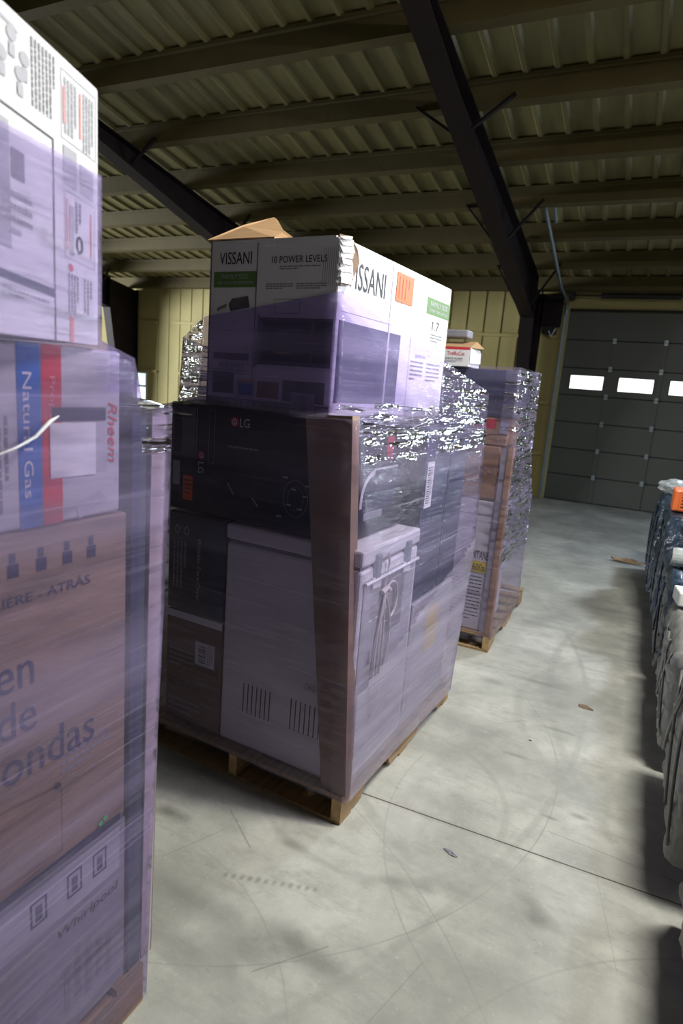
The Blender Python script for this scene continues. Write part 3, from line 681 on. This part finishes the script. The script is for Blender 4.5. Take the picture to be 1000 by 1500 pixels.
# aisle side
G.quad(.40, .0, .405, VH-.01, M['ink_grey']); G.text('VISSANI', .055, .445, .345, .535, M['ink_black']); G.quad(.03, .36, .42, .362, M['ink_grey'])
G.quad(.02, .05, .52, .33, M['photo_navy']); G.quad(.03, .07, .38, .29, M['ink_blue'], .0016); G.quad(.40, .05, .415, .33, M['ink_lightgrey'], .0018)
G.quad(.62, .0, .625, VH-.02, M['ink_lightgrey']); G.quad(.76, .45, 1.035, .52, M['green']); G.text('FAMILY SIZE', .80, .487, 1.0, .508, M['ink_lightgrey']); G.text('OVER THE RANGE', .79, .462, 1.01, .474, M['ink_lightgrey'])
G.text('1.7', .84, .385, .92, .425, M['ink_black']); G.lines(.83, .33, .97, .37, 3, M['ink_grey']); G.frame(.82, .27, .86, .42, .002, M['ink_grey'])
G.text('SENSOR', .68, .255, .80, .27, M['ink_grey']); G.lines(.64, .15, .78, .24, 5, M['ink_grey']); G.lines(.82, .15, .98, .24, 5, M['ink_grey']); G.quad(.62, .0, .99, .03, M['ink_lightgrey'])
for a, b in ((.44, .48), (.50, .47), (.56, .46), (.68, .46)): G.ring(a, b, .012, .02, .002, M['ink_grey'])
mb.build('carton_body', r)
mb = MB(); G = Face(mb, (VW+.0015, 0, 0), (0, 1, 0)); G.quad(.44, .455, .60, .565, M['orange']); G.lines(.46, .47, .58, .55, 4, M['red'], True, .25); mb.build('orange_sticker', r)
# torn corner: crumpled white liner with a ragged brown edge
rnd = random.Random(3)
def ragged(pts, jit): return [Vector(p)+Vector([rnd.uniform(-jit, jit) for _ in range(3)]) for p in pts]
mb = MB()
mb.slab(ragged([(VW+.010, .00, .44), (VW+.016, .05, .45), (VW+.014, .085, .49), (VW+.018, .10, .53), (VW+.012, .085, .57), (VW+.006, .05, .60), (VW-.01, .0, .60), (VW+.004, -.006, .52)], .004), .004, M['cardboard_dark']); mb.build('torn_edge', r)
mb = MB()
for i in range(7):
    z = .445+i*.020; mb.slab(ragged([(VW-.004, -.006, z), (VW+.010, -.002, z), (VW+.022, .045+.01*(i % 2), z+.004), (VW+.020, .05, z+.024), (VW+.009, -.002, z+.022), (VW-.004, -.007, z+.022)], .003), .002, M['carton_white'])
mb.slab(ragged([(VW-.012, -.004, .588), (VW+.014, -.004, .585), (VW+.016, .04, .592), (VW+.004, .06, .606), (VW-.01, .03, .604)], .004), .002, M['foam'])
mb.build('torn_paper', r, loc=(0, 0, 0))
mb = MB()
A_ = [(-.014, -.006, VH+.004), (.0, .18, VH+.10), (.02, .35, VH+.170), (.045, .34, VH+.158), (.15, .24, VH+.09), (.28, .14, VH+.028), (.29, .0, VH+.004)]
mb.slab(A_, .005, M['cardboard'])
mb.build('open_flap', r)
mb = MB(); mb.box(VW*.44, -.0035, VH-.02, VW*.52, .05, VH+.003, M['foam']); mb.box(.01, -.002, VH-.004, VW-.02, .01, VH+.0025, M['foam']); mb.build('tape', r)
# corner boards at the front right corner of the stack
corner_board('brown cardboard corner board on the front of the middle stack, left of the two', [mw(-.10, .014, .125), mw(-.035, .010, .125)], [mw(-.275, .015, 1.50), mw(-.175, .012, 1.50)], M['board_brown'])
corner_board('brown cardboard corner board wrapping the front right corner of the middle stack', [mw(-.050, .002, .125), mw(.012, .004, .125), mw(.014, .06, .125)], [mw(-.185, .004, 1.515), mw(-.086, .006, 1.52), mw(-.084, .055, 1.52)], M['board_brown'])
# film round the stack
O_ = lambda L_: [mw(*p) for p in L_]
cA = O_([(-.955, -.004, .10), (-.955, -.004, .6), (-.955, .0, 1.07), (-.95, .01, 1.49), (-.79, .035, 1.525), (-.778, .046, 1.68), (-.772, .046, 1.835)])
cB = O_([(.022, -.006, .10), (.015, -.006, .6), (.010, -.006, 1.09), (-.078, -.004, 1.505), (-.172, .040, 1.525), (-.176, .040, 1.74), (-.182, .040, 1.925)])
cC = O_([(.03, 1.13, .09), (.035, 1.19, .6), (.04, 1.215, .80), (.03, 1.205, 1.42), (.028, 1.20, 1.50), (.024, 1.20, 1.57), (.022, 1.20, 1.640)])
cD = O_([(-.96, 1.12, .09), (-.96, 1.12, .6), (-.96, 1.12, 1.07), (-.95, 1.12, 1.45), (-.95, 1.10, 1.50), (-.94, 1.1, 1.55), (-.93, 1.1, 1.60)])
cE = O_([(-.96, .16, .085), (-.96, .16, .6), (-.965, .16, 1.07), (-1.05, .20, 1.46), (-1.045, .20, 1.53), (-1.035, .20, 1.68), (-1.03, .20, 1.765)])
zl = lambda c: 1.44 < c.z < 1.56 and c.x > -.98
def zone_m3(c):
    if c.z > 1.52: return 2
    v = RM.inverted() @ (c-MO)
    return 3 if v.x > -.015 and v.y > .01 and v.z < .50+.33*v.y else 0
def zonem(c):
    v = RM.inverted() @ (c-MO)
    return (1.36 < v.z < 1.555 and v.x > -.17 and v.y > .05) or (v.z > 1.45 and v.x < -.80) or (v.y > .75 and v.z > 1.38 and v.x > -.1)
tag(film('stretch_film', M['film'], [cA, cB, cC, cD, cE], seed=1, mt2=M['film_shiny'], zone=zonem, mt3=M['film_dense'], zone3=zone_m3, amp=.0035), 'purple stretch film wrapped tightly round the middle stack, reaching up over the microwave carton', 'stretch film')

# ================================================================== STACK L (left, close)
LX = -.965
pallet('wooden pallet under the nearest stack at the left edge', (-.95, -.17, 0), 0, 1.02, 1.2)
def L_thing(name, label, cat, y0, z0): return thing(name, label, cat, (LX, y0, z0), 0)
# whirlpool carton
r = L_thing('appliance_carton', 'pale grey printed carton at the bottom of the nearest stack', 'carton', -.10, .122)
mb, F, G = carton(-.95, 0, 0, 0, 1.080, .458, M['carton_shaded']); G = Face(mb, (0, 0, 0), (0, 1, 0))
G.text('Whirlpool', .885, .272, 1.055, .30, M['ink_black'], shear=.2); G.text('Whirlpool', .4, .26, .75, .31, M['ink_black'], shear=.2)
G.quad(.05, .33, 1.06, .445, M['ink_lightgrey'], .0005)
for a in (.84, .93, 1.0): G.frame(a-.02, .36, a+.02, .42, .005, M['ink_blue']); G.quad(a-.008, .37, a+.008, .405, M['ink_blue'], .0014)
for i in range(5): G.quad(.90+i*.03, .06+.02*(i % 2), .915+i*.03, .19+.03*math.sin(i), M['ink_grey'])
for i in range(9): G.quad(.45+i*.045, .04, .47+i*.045, .16+.04*math.sin(i*2), M['ink_grey'])
mb.build('carton_body', r)
# brown microwave carton
r = L_thing('brown_carton', 'brown cardboard carton printed in dark blue in the nearest stack', 'carton', -.10, .585)
mb, F, G = carton(-.95, 0, 0, 0, 1.076, .735, M['cardboard_shaded']); G = Face(mb, (0, 0, 0), (0, 1, 0)); I = M['ink_blue']
G.text('en', .765, .438, .842, .488, I); G.text('horno', .50, .438, .73, .488, I); G.text('de', .765, .345, .845, .418, I); G.text('parte', .50, .345, .73, .40, I)
G.text('microondas', .55, .250, .985, .325, I)
G.text('BACK - ARRI\u00c8RE - ATR\u00c1S', .60, .602, .975, .625, I)
for i in range(7):
    a = .62+i*.058; G.quad(a, .655, a+.022, .68, I); G.quad(a+.004, .682, a+.016, .70, I)
G.text('microwave oven', .1, .25, .48, .31, I); G.quad(.70, .08, .95, .082, M['ink_grey']); G.lines(.9, .20, 1.03, .25, 3, M['ink_grey'])
mb.build('carton_body', r)
mb = MB(); G = Face(mb, (.001, 0, 0), (0, 1, 0)); G.poly([(.6, .0), (.90, .03), (.90, .19), (.6, .23)], M['cardboard_dark']); G.poly([(.6, .004), (.896, .034), (.896, .185), (.6, .224)], M['cardboard_shaded'], .0016); G.disc(.888, .19, .008, M['ink_black'], h=.002); mb.build('side_flap', r)
mb = MB(); G = Face(mb, (.0015, 0, 0), (0, 1, 0)); G.quad(.3, .0, 1.06, .018, M['carton_navy']); G.disc(1.00, .028, .006, M['green_bright'], h=.003); G.disc(1.013, .034, .0065, M['green_bright'], h=.003); mb.build('edge_strip', r)
# Rheem water heater carton
r = L_thing('heater_carton', 'white carton with blue Natural Gas stripe and red stripe in the nearest stack', 'carton', .05, 1.325)
mb, F, G = carton(-.8, 0, 0, 0, .905, .325, M['carton_pale']); G = Face(mb, (0, 0, 0), (0, 1, 0))
G.quad(.672, 0, .718, .325, M['blue']); G.quad(.720, 0, .762, .325, M['red']); G.text('Natural Gas', .682, .055, .700, .275, M['ink_white'], -90)
G.text('Propane', .733, .16, .748, .27, M['red_pale'], -90)
G.quad(.74, .19, .865, .215, M['photo_navy'], .0024); G.quad(.735, .085, .84, .187, M['foam'], .0022); G.quad(.84, .09, .868, .187, M['ink_lightgrey']); G.lines(.79, .088, .835, .096, 1, M['ink_grey'])
G.text('Rheem', .872, .105, .895, .225, M['red'], -90, shear=.3); G.quad(.10, .0, .60, .20, M['photo_grey']); G.lines(.62, .03, .66, .2, 3, M['ink_grey'], True)
G.poly([(.80, .0), (.87, .03), (.85, .05), (.79, .03)], M['ink_lightgrey'])
mb.build('carton_body', r)
# tilted white carton on top
d = Vector((-.19, .975, -.11)).normalized(); zax = Vector((0, 0, 1)); nrm = d.cross(zax).normalized(); up = nrm.cross(d).normalized()
TH = .42; TL = .62
far_top = Vector((-.958, .894, 2.096)); up = Vector((0, 0, 1)); org = far_top-up*TH-d*TL
r = thing('white_carton', 'bright white carton tilted on top of the nearest stack, black framed panel and orange text', 'carton', tuple(org))
mb = MB(); mb.rbox(-.5, 0, 0, 0, TL, TH, M['carton_white'], .006); G = Face(mb, (0, 0, 0), (0, 1, 0)); K_ = M['ink_black']
# a = distance back from the far vertical edge
def q(a0, v0, a1, v1, mt, h=None): G.quad(TL-a0, v0, TL-a1, v1, mt, h)
G.frame(TL-.36, .0, TL-.119, .285, .0028, M['ink_black']); q(.357, .038, .122, .051, M['ink_blue']); G.lines(TL-.235, .012, TL-.135, .028, 2, M['ink_lightgrey'])
q(.335, .085, .215, .265, M['ink_lightgrey'], .0005); q(.212, .19, .185, .232, M['ink_grey']); G.lines(TL-.225, .10, TL-.17, .17, 4, M['ink_lightgrey'])
G.lines(TL-.166, .31, TL-.110, .405, 7, M['ink_grey'], True, .45)
G.lines(TL-.092, .307, TL-.058, .39, 4, M['ink_lightgrey'], True, .6); q(.0955, .32, .0915, .375, M['red_pale']); G.lines(TL-.045, .30, TL-.014, .39, 4, M['ink_lightgrey'], True, .6); q(.0545, .315, .0500, .385, M['red_pale'])
G.frame(TL-.100, .297, TL-.010, .400, .0012, M['ink_lightgrey']); q(.096, .228, .062, .288, M['ink_lightgrey']); q(.054, .228, .018, .275, M['ink_lightgrey'])
G.frame(TL-.094, .112, TL-.014, .220, .0012, M['ink_lightgrey']); q(.0895, .125, .086, .207, M['red_pale']); q(.026, .13, .0225, .205, M['red_pale'])
G.lines(TL-.066, .16, TL-.048, .21, 2, M['ink_grey'], True, .6); G.ring(TL-.056, .142, .0095, .015, .005, M['ink_black']); q(.082, .12, .070, .20, M['ink_lightgrey'])
G.disc(TL-.080, .098, .0065, M['red']); G.disc(TL-.078, .012, .005, M['red_pale']); G.lines(TL-.086, .022, TL-.056, .088, 4, M['ink_grey'], True, .5); G.lines(TL-.044, .03, TL-.018, .09, 3, M['ink_grey'], True, .5)
for a_, v_ in ((.245, .37), (.225, .35), (.205, .385), (.18, .365), (.26, .35), (.19, .34)): G.disc(TL-a_, v_, .010, M['ink_lightgrey']); q(a_+.006, v_-.03, a_-.006, v_-.012, M['ink_lightgrey'], .0014)
G.poly([(TL-.29, .405), (TL-.20, .398), (TL-.19, .392), (TL-.20, .393), (TL-.29, .40)], M['ink_lightgrey'])
skew = Matrix(((nrm.x, d.x, 0), (nrm.y, d.y, 0), (nrm.z, d.z, 1)))      # squashed out of square by the load
mb.v = [skew @ v for v in mb.v]
for v in mb.v:
    if v.z-v.y*d.z/d.y < .012: v.z = 1.657-org.z
mb.build('carton_body', r)
# far panel and corner board of that stack
mb = MB(); mb.rbox(-.9, 0, 0, 0, .045, 1.41, M['teal_board'], .004); G = Face(mb, (0, 0, 0), (0, 1, 0)); G.quad(.0, .3, .022, 1.40, M['carton_navy'])
tag(mb.build('tall_panel_carton', loc=(LX+.004, .984, .122)), 'tall thin dark teal carton standing at the far end of the nearest stack', 'carton')
corner_board('pale paperboard corner board on the far corner of the nearest stack', [(LX-.06, 1.068, .122), (LX+.006, 1.068, .122), (LX+.006, 1.031, .122)][::-1], [(LX-.06, 1.085, 1.535), (LX+.010, 1.085, 1.535), (LX+.010, 1.037, 1.535)][::-1], M['board_lilac'], .004)
P_ = lambda *a: [Vector(p) for p in a]
off = nrm*.006
def tp(y, z): return org+d*y+up*z+off
cA = P_((LX+.018, -.2, .012), (LX+.018, -.2, .6), (LX+.016, -.2, 1.32), (LX+.016, -.16, 1.54), (LX+.016, -.155, 1.57), (-.745, -.15, 1.655), tp(.0, -.06), tp(0, .12), tp(0, .215))
cM = P_((LX+.018, .985, .012), (LX+.018, .985, .6), (LX+.016, .985, 1.32), (LX+.014, .965, 1.54), (LX+.014, .965, 1.57), (LX+.014, .962, 1.645), tp(TL, -.01), tp(TL, .14), tp(TL, .279))
cF = P_((LX+.018, 1.040, .012), (LX+.018, 1.058, .6), (LX+.018, 1.085, 1.32), (LX+.016, 1.093, 1.542), (LX+.010, 1.005, 1.56), (LX+.006, .988, 1.640), (-.972, .898, 1.672), (-.975, .897, 1.80), (-.975, .897, 1.955))
cG = P_((-1.97, 1.045, .012), (-1.97, 1.06, .6), (-1.97, 1.08, 1.32), (-1.9, 1.09, 1.54), (-1.85, 1.0, 1.56), (-1.8, .98, 1.64), (-1.47, .84, 1.67), (-1.45, .84, 1.80), (-1.42, .82, 1.90))
cH = P_((-1.97, -.2, .012), (-1.97, -.2, .6), (-1.97, -.2, 1.32), (-1.9, -.18, 1.54), (-1.9, -.17, 1.57), (-1.9, -.15, 1.655), (-1.5, .2, 1.70), (-1.35, .25, 1.8), (-1.35, .25, 1.95))
tag(film('stretch_film', M['film_left'], [cA, cM, cF, cG, cH], seed=5, amp=.002, mt2=M['film_shiny'], zone=lambda c: (c.y > 1.0 and 1.45 < c.z < 1.56), mt3=M['film_dense'], zone3=lambda c: 2 if c.y > .90 and 1.57 < c.z < 1.68 else 0), 'lilac stretch film wrapped round the nearest stack at the left edge', 'stretch film')
# bright roped tail of film
mb = MB(); mb.tube([(LX+.024, .60, 1.445), (LX+.026, .70, 1.475), (LX+.028, .735, 1.492), (LX+.028, .765, 1.518), (LX+.026, .785, 1.527)], [.0012, .002, .003, .0036, .001], M['film_thin'] if False else M['foam'], 8)
tag(mb.build('film_tail', smooth=True), 'shiny twisted end of stretch film lying on the nearest stack, over the red stripe', 'film end')

# ================================================================== STACK R3 (behind the middle one)
RO = Vector((-.695, 3.84, 0))
pallet('wooden pallet under the farthest wrapped stack', tuple(RO), 0, 1.02, 1.2)
def R_thing(name, label, cat, x, y, z, rz=0): return thing(name, label, cat, (RO.x+x, RO.y+y, z), rz)
r = R_thing('appliance_carton', 'white carton with yellow R600a label at the bottom of the farthest stack', 'carton', -.80, .03, .122)
mb, F, G = carton(0, 0, 0, .735, .5, .855, M['carton_white']); F.text('C-PENTANE', .555, .475, .725, .53, M['ink_black']); F.lines(.50, .05, .70, .36, 13, M['ink_blue'], fill=.25)
F.lines(.44, .05, .60, .15, 4, M['ink_black'], fill=.2); F.quad(.0, .76, .735, .764, M['ink_grey']); mb.build('carton_body', r)
mb = MB(); F = Face(mb, (0, -.0015, 0), (1, 0, 0)); F.quad(.575, .385, .72, .462, M['yellow']); F.text('R600a', .605, .40, .71, .445, M['ink_black']); mb.build('yellow_label', r)
r = R_thing('cardboard_carton', 'tall brown cardboard carton in the farthest stack, standing on the white carton', 'carton', -.80, .03, .985)
mb, F, G = carton(0, 0, 0, .71, .5, .335, M['cardboard']); F.text('KINGADO', .40, .16, .69, .20, M['ink_grey']); F.lines(.42, .08, .66, .11, 2, M['ink_grey']); F.quad(.0, .0, .71, .012, M['cardboard_dark']); mb.build('carton_body', r)
r = R_thing('cardboard_carton', 'small brown carton with a red sticker in the farthest stack, under the dark carton', 'carton', -.72, .04, 1.327)
mb, F, G = carton(0, 0, 0, .66, .42, .165, M['cardboard']); F.poly([(.4, .03), (.5, .03), (.55, .06), (.66, .065), (.66, .07), (.55, .066), (.5, .035), (.4, .035)], M['ink_black']); mb.build('carton_body', r)
mb = MB(); F = Face(mb, (0, -.0015, 0), (1, 0, 0)); F.quad(.45, .10, .585, .158, M['red']); mb.build('red_sticker', r)
mb = MB(); F = Face(mb, (0, -.0018, 0), (1, 0, 0)); F.quad(.61, .075, .66, .16, M['ink_lightgrey']); mb.build('address_label', r)
r = R_thing('navy_carton', 'dark navy carton at the top right of the farthest stack under crumpled film', 'carton', -.66, .05, 1.497)
mb, F, G = carton(0, 0, 0, .62, .50, .285, M['carton_navy']); F.quad(.0, .10, .62, .13, M['ink_blue']); mb.build('carton_body', r)
r = R_thing('small_white_carton', 'small white carton with red lettering and open brown flap on the farthest stack', 'carton', -.545, -.02, 1.785)
mb = MB(); mb.rbox(0, 0, 0, .21, .26, .115, M['carton_white'], .004); F = Face(mb, (0, 0, 0), (1, 0, 0)); F.text('TrafficCat', .07, .065, .18, .088, M['red']); F.text('VEHICLE ALARM', .05, .04, .17, .052, M['ink_black']); F.lines(.05, .02, .17, .034, 2, M['ink_grey']); F.quad(0, .10, .21, .114, M['red']); mb.build('carton_body', r)
mb = MB(); mb.slab([(.0, .0, .118), (.212, .0, .116), (.24, .22, .125), (.18, .26, .17), (.0, .26, .165)], .004, M['cardboard']); mb.build('open_flap', r)
mb = MB(); mb.slab([(.212, .0, .11), (.214, .25, .10), (.218, .25, .03), (.214, .0, .02)], .002, M['foam']); mb.build('side_tape', r)
mb = MB(); mb.rbox(0, 0, 0, .17, .12, .05, M['ink_grey'], .01); tag(mb.build('black_pouch', loc=(RO.x-.56, RO.y+.10, 1.965)), 'small dark wrapped packet lying on the small white carton', 'packet')
corner_board('grey-green corner board on the front right corner of the farthest stack', [(RO.x-.075, RO.y+.016, .122), (RO.x-.040, RO.y+.014, .122)], [(RO.x-.075, RO.y+.016, 1.315), (RO.x-.036, RO.y+.014, 1.315)], M['enamel_grey'])
corner_board('brown corner board wrapping the front right corner of the farthest stack', [(RO.x-.040, RO.y+.008, .122), (RO.x-.002, RO.y+.006, .122), (RO.x-.001, RO.y+.06, .122)], [(RO.x-.038, RO.y+.008, 1.325), (RO.x-.004, RO.y+.006, 1.325), (RO.x-.003, RO.y+.06, 1.325)], M['cardboard'])
cA = [(RO.x+a, RO.y+b, z) for a, b, z in ((-.83, 0, .09), (-.83, 0, .6), (-.83, 0, .93), (-.82, 0, 1.3), (-.72, .02, 1.50), (-.68, .04, 1.66), (-.68, .04, 1.80))]
cB = [(RO.x+a, RO.y+b, z) for a, b, z in ((.010, -.002, .09), (.002, -.002, .6), (.006, -.002, .93), (.006, -.002, 1.3), (-.015, .0, 1.47), (-.020, .0, 1.64), (-.025, .0, 1.80))]
cC = [(RO.x+a, RO.y+b, z) for a, b, z in ((.0, 1.02, .03), (.01, .96, .5), (.015, .86, .93), (.012, .60, 1.25), (.012, .57, 1.50), (.010, .57, 1.64), (.008, .57, 1.795))]
cD = [(RO.x+a, RO.y+b, z) for a, b, z in ((-.83, 1.02, .09), (-.83, .94, .6), (-.83, .86, .93), (-.82, .6, 1.3), (-.72, .57, 1.50), (-.68, .57, 1.64), (-.68, .57, 1.82))]
tag(film('stretch_film', M['film_light'], [cA, cB, cC, cD], seed=9, amp=.004, mt2=M['film_shiny'], zone=lambda c: c.x > RO.x-.10 and (c.z > 1.42 or (c.y > RO.y+.03 and c.z > .55)), step=.035), 'purple stretch film round the farthest stack, crumpled at its top right corner', 'stretch film')

# ================================================================== RIGHT ROW of low wrapped loads
def bundle(name, label, y0, y1, xl, ztop, mt, seed, cat='wrapped load', dx=.75, z0=.125):
    root = thing(name, label, cat, (xl, y0, z0))
    mb = MB(); n_y = max(10, int((y1-y0)/.03)); n_z = 26; n_x = 12; Lh = ztop-z0; Lw = y1-y0
    per = []     # profile in x,z : left side up, over the top, down the right
    for i in range(n_z+1): per.append((0, Lh*i/n_z))
    for i in range(1, n_x+1): per.append((dx*i/n_x, Lh))
    for i in range(n_z-1, -1, -1): per.append((dx, Lh*i/n_z))
    vs = []
    for j in range(n_y+1):
        y = Lw*j/n_y; e = min(j, n_y-j)/n_y
        for (a, z) in per:
            x_ = a; zz_ = z
            r_ = .035                          # rounded shoulders
            if z > Lh-r_*1.2 and a < r_: x_ += (z-(Lh-r_*1.2))*.7
            p = Vector((x_*6+seed*3, y*7, zz_*6))
            n1 = noise.noise(p); n2 = abs(noise.noise(p*2.3+Vector((9, 1, 4))))
            dg = abs(((y*2.2+zz_*3.1+seed) % .55)/.55-.5)+abs(((y*2.2-zz_*3.1+seed) % .62)/.62-.5)
            dd = .012*n1-.018*n2+.014*dg-.012*max(0, 1-8*abs(((y*1.7+zz_*2.3+seed*.37) % .3)-.15)/.15*.5)-.010*max(0, 1-6*abs(((y*1.9-zz_*2.9+seed*.31) % .36)-.18)/.18*.5)
            s_ = 1 if a < dx/2 else -1
            if z < Lh-.001: x_ -= s_*dd
            else: zz_ += dd*1.5
            if e == 0: x_ = dx/2+(x_-dx/2)*.96
            vs.append((x_, y, zz_))
    m_ = len(per); fs = []
    for j in range(n_y):
        for i in range(m_-1): fs.append((j*m_+i, j*m_+i+1, (j+1)*m_+i+1, (j+1)*m_+i))
    fs.append(tuple(range(m_-1, -1, -1))); fs.append(tuple(n_y*m_+i for i in range(m_)))
    mb.add(vs, [tuple(reversed(f)) for f in fs], mt); o = mb.build('wrapped_goods', root, smooth=True)
    mb = MB()
    # a few loose straps of film pulled diagonally over the side
    rn = random.Random(seed)
    for i in range(4):
        a = rn.uniform(0, Lw*.6); b = min(Lw, a+rn.uniform(.2, .5)); za, zb = (0.05, Lh*.85) if i % 2 else (Lh*.85, .05)
        mb.tube([(-.008-.006*math.sin(math.pi*t/6), a+(b-a)*t/6, za+(zb-za)*t/6) for t in range(7)], .006, mt, 6)
    mb.build('film_rope', root, smooth=True)
    return root
def low_pallet(label, y0, y1, x):
    root = thing('wooden_pallet', label, 'pallet', (x, y0, 0))
    Lw = y1-y0
    for a in (.06, .34, .62):
        mb = MB(); mb.box(a, .01, .02, a+.04, Lw-.01, .105, M['rubber']); mb.build('stringer', root)
    n = max(2, int(Lw/.15))
    for i in range(n):
        y = .0+i*(Lw-.09)/(n-1); mb = MB(); mb.box(.05, y, .105, .72, y+.09, .124, M['rubber']); mb.build('deck_board', root)
    for y in (.0, Lw-.09):
        mb = MB(); mb.box(.05, y, 0, .72, y+.09, .02, M['rubber']); mb.build('bottom_board', root)
rowR = [(1.05, 2.06, .325, .66, 'nearest of the grey crinkle-wrapped loads at the right edge'), (2.17, 2.87, .290, .68, 'second nearest grey crinkle-wrapped load at the right edge'),
        (2.97, 3.85, .272, .60, 'third grey crinkle-wrapped load at the right edge, below the dotted white box')]
for i, (a, b, x, z, lb) in enumerate(rowR):
    bundle('wrapped_load', lb, a, b, x, z, M['wrap_grey'], i+1); low_pallet('dark pallet under the '+lb.replace(' at the right edge', '').replace(', below the dotted white box', '').replace(', just before the blue-black ones', ''), a+.02, b-.02, x+.04)
rowB = [(3.93, 4.95, .258, .655, 'low blue-black wrapped load with the translucent roll on it'), (5.02, 5.60, .240, .875, 'shiny blue-black wrapped load with the orange crate on it'), (5.64, 6.25, .205, .93, 'shiny blue-black wrapped load behind the one with the orange crate'), (6.3, 6.95, .20, .70, 'farthest and lowest shiny blue-black wrapped load')]
for i, (a, b, x, z, lb) in enumerate(rowB):
    bundle('wrapped_load', lb, a, b, x, z, M['wrap_blue'], i+11); low_pallet('dark pallet under the '+lb, a+.01, b-.01, x+.02)
mb = MB(); mb.tube([(.0, 0, 0), (.02, .0, 0), (.24, .05, .0)], [.055, .06, .058], M['plastic_clear'], 20); mb.tube([(-.004, 0, 0), (0, 0, 0)], .02, M['ink_grey'], 12)
tag(mb.build('film_roll', loc=(.268, 4.36, .722)), 'translucent white roll lying on the low blue-black load, behind the dotted box', 'roll')
root = thing('dotted_box', 'white box with black dots lying on a grey wrapped load at the right edge', 'box', (.292, 3.62, .612), R_(8))
mb = MB(); mb.rbox(0, 0, 0, .26, .16, .075, M['plastic_white'], .008); F = Face(mb, (0, 0, 0), (1, 0, 0))
for i in range(8):
    for j in range(1): F.disc(.025+i*.028, .045, .006, M['ink_black'])
F2 = Face(mb, (0, 0, .0755), (1, 0, 0), (0, 1, 0))
for i in range(8): F2.disc(.025+i*.028, .03, .006, M['ink_black'])
mb.build('box_body', root)
root = thing('orange_crate', 'bright orange slotted plastic crate on the blue-black wrapped load', 'crate', (.258, 5.24, .885))
mb = MB(); mb.rbox(0, 0, 0, .22, .20, .165, M['orange_plastic'], .014); mb.build('shell', root)
mb = MB(); F = Face(mb, (0, 0, 0), (1, 0, 0))
for i in range(5): F.quad(.058, .03+i*.024, .20, .040+i*.024, M['ink_black'])
mb.build('slots', root)
mb = MB(); mb.rbox(.006, -.016, .006, .046, .012, .158, M['orange_plastic'], .01); mb.build('handle', root)
mb = MB()
vs = []
bm = bmesh.new(); bmesh.ops.create_icosphere(bm, subdivisions=3, radius=1)
for v in bm.verts:
    v.co = Vector((v.co.x*.14, v.co.y*.16, v.co.z*.07))*(1+.35*noise.noise(v.co*2.5))
mb.add([v.co.copy() for v in bm.verts], [[v.index for v in f.verts] for f in bm.faces], M['plastic_clear']); bm.free()
tag(mb.build('crumpled_bag', loc=(.315, 5.92, .985)), 'crumpled pale plastic bag on top of the blue-black wrapped load', 'bag')

# ------------------------------------------------------------------ litter on the floor
def scrap(label, loc, sx, sy, h, mt, seed, rz=0, name='cardboard_scrap', cat='scrap'):
    rn = random.Random(seed); n = 12; mb = MB(); ring = []
    for i in range(n):
        a = 2*math.pi*i/n; r = rn.uniform(.6, 1.1); ring.append((sx*r*math.cos(a), sy*r*math.sin(a), h*rn.uniform(.1, 1)))
    inner = [(x*.5, y*.5, h*rn.uniform(.3, 1.2)) for x, y, z in ring]; c0 = (0, 0, h*.7)
    vs = ring+inner+[c0]; vs2 = [(x, y, max(0.0004, z-.003)) for x, y, z in vs]
    fs = []
    for i in range(n):
        j = (i+1) % n; fs += [(i, j, n+j, n+i), (n+i, n+j, 2*n)]
    k = len(vs)
    fs2 = [tuple(k+q for q in reversed(f)) for f in fs]+[(i, i+k, (i+1) % n+k, (i+1) % n) for i in range(n)]
    mb.add(vs+vs2, fs+fs2, mt); return tag(mb.build(name, loc=loc, rz=rz), label, cat)
scrap('torn brown cardboard piece on the floor near the roll-up door', (.03, 7.12, 0), .19, .06, .05, M['cardboard'], 2, -.15)
scrap('small flat tan scrap on the floor in the middle of the aisle', (-.062, 3.44, 0), .055, .022, .006, M['cardboard_dark'], 4, -.2)
scrap('small grey plastic shred on the floor beside the middle stack', (-.395, 1.98, 0), .03, .010, .006, M['ink_grey'], 6, -.3, 'plastic_shred')
scrap('tiny dark speck of debris on the floor left of the tan scrap', (-.27, 2.92, 0), .010, .006, .003, M['ink_black'], 8, 0, 'debris')

# ------------------------------------------------------------------ groups of look-alikes
GR = {'wooden_pallet': 'wooden pallets under the loads', 'stretch_film': 'purple stretch films round the stacks', 'wrapped_load': 'low wrapped loads along the right edge',
      'corner_board': 'corner boards on the stacks', 'wall_bracket': 'small dark boxes on the back wall', 'door_track': 'tracks of the roll-up door', 'navy_carton': 'navy cartons in the stacks'}
for o in bpy.data.objects:
    b = o.name.split('.')[0]
    if o.parent is None and b in GR: o['group'] = GR[b]
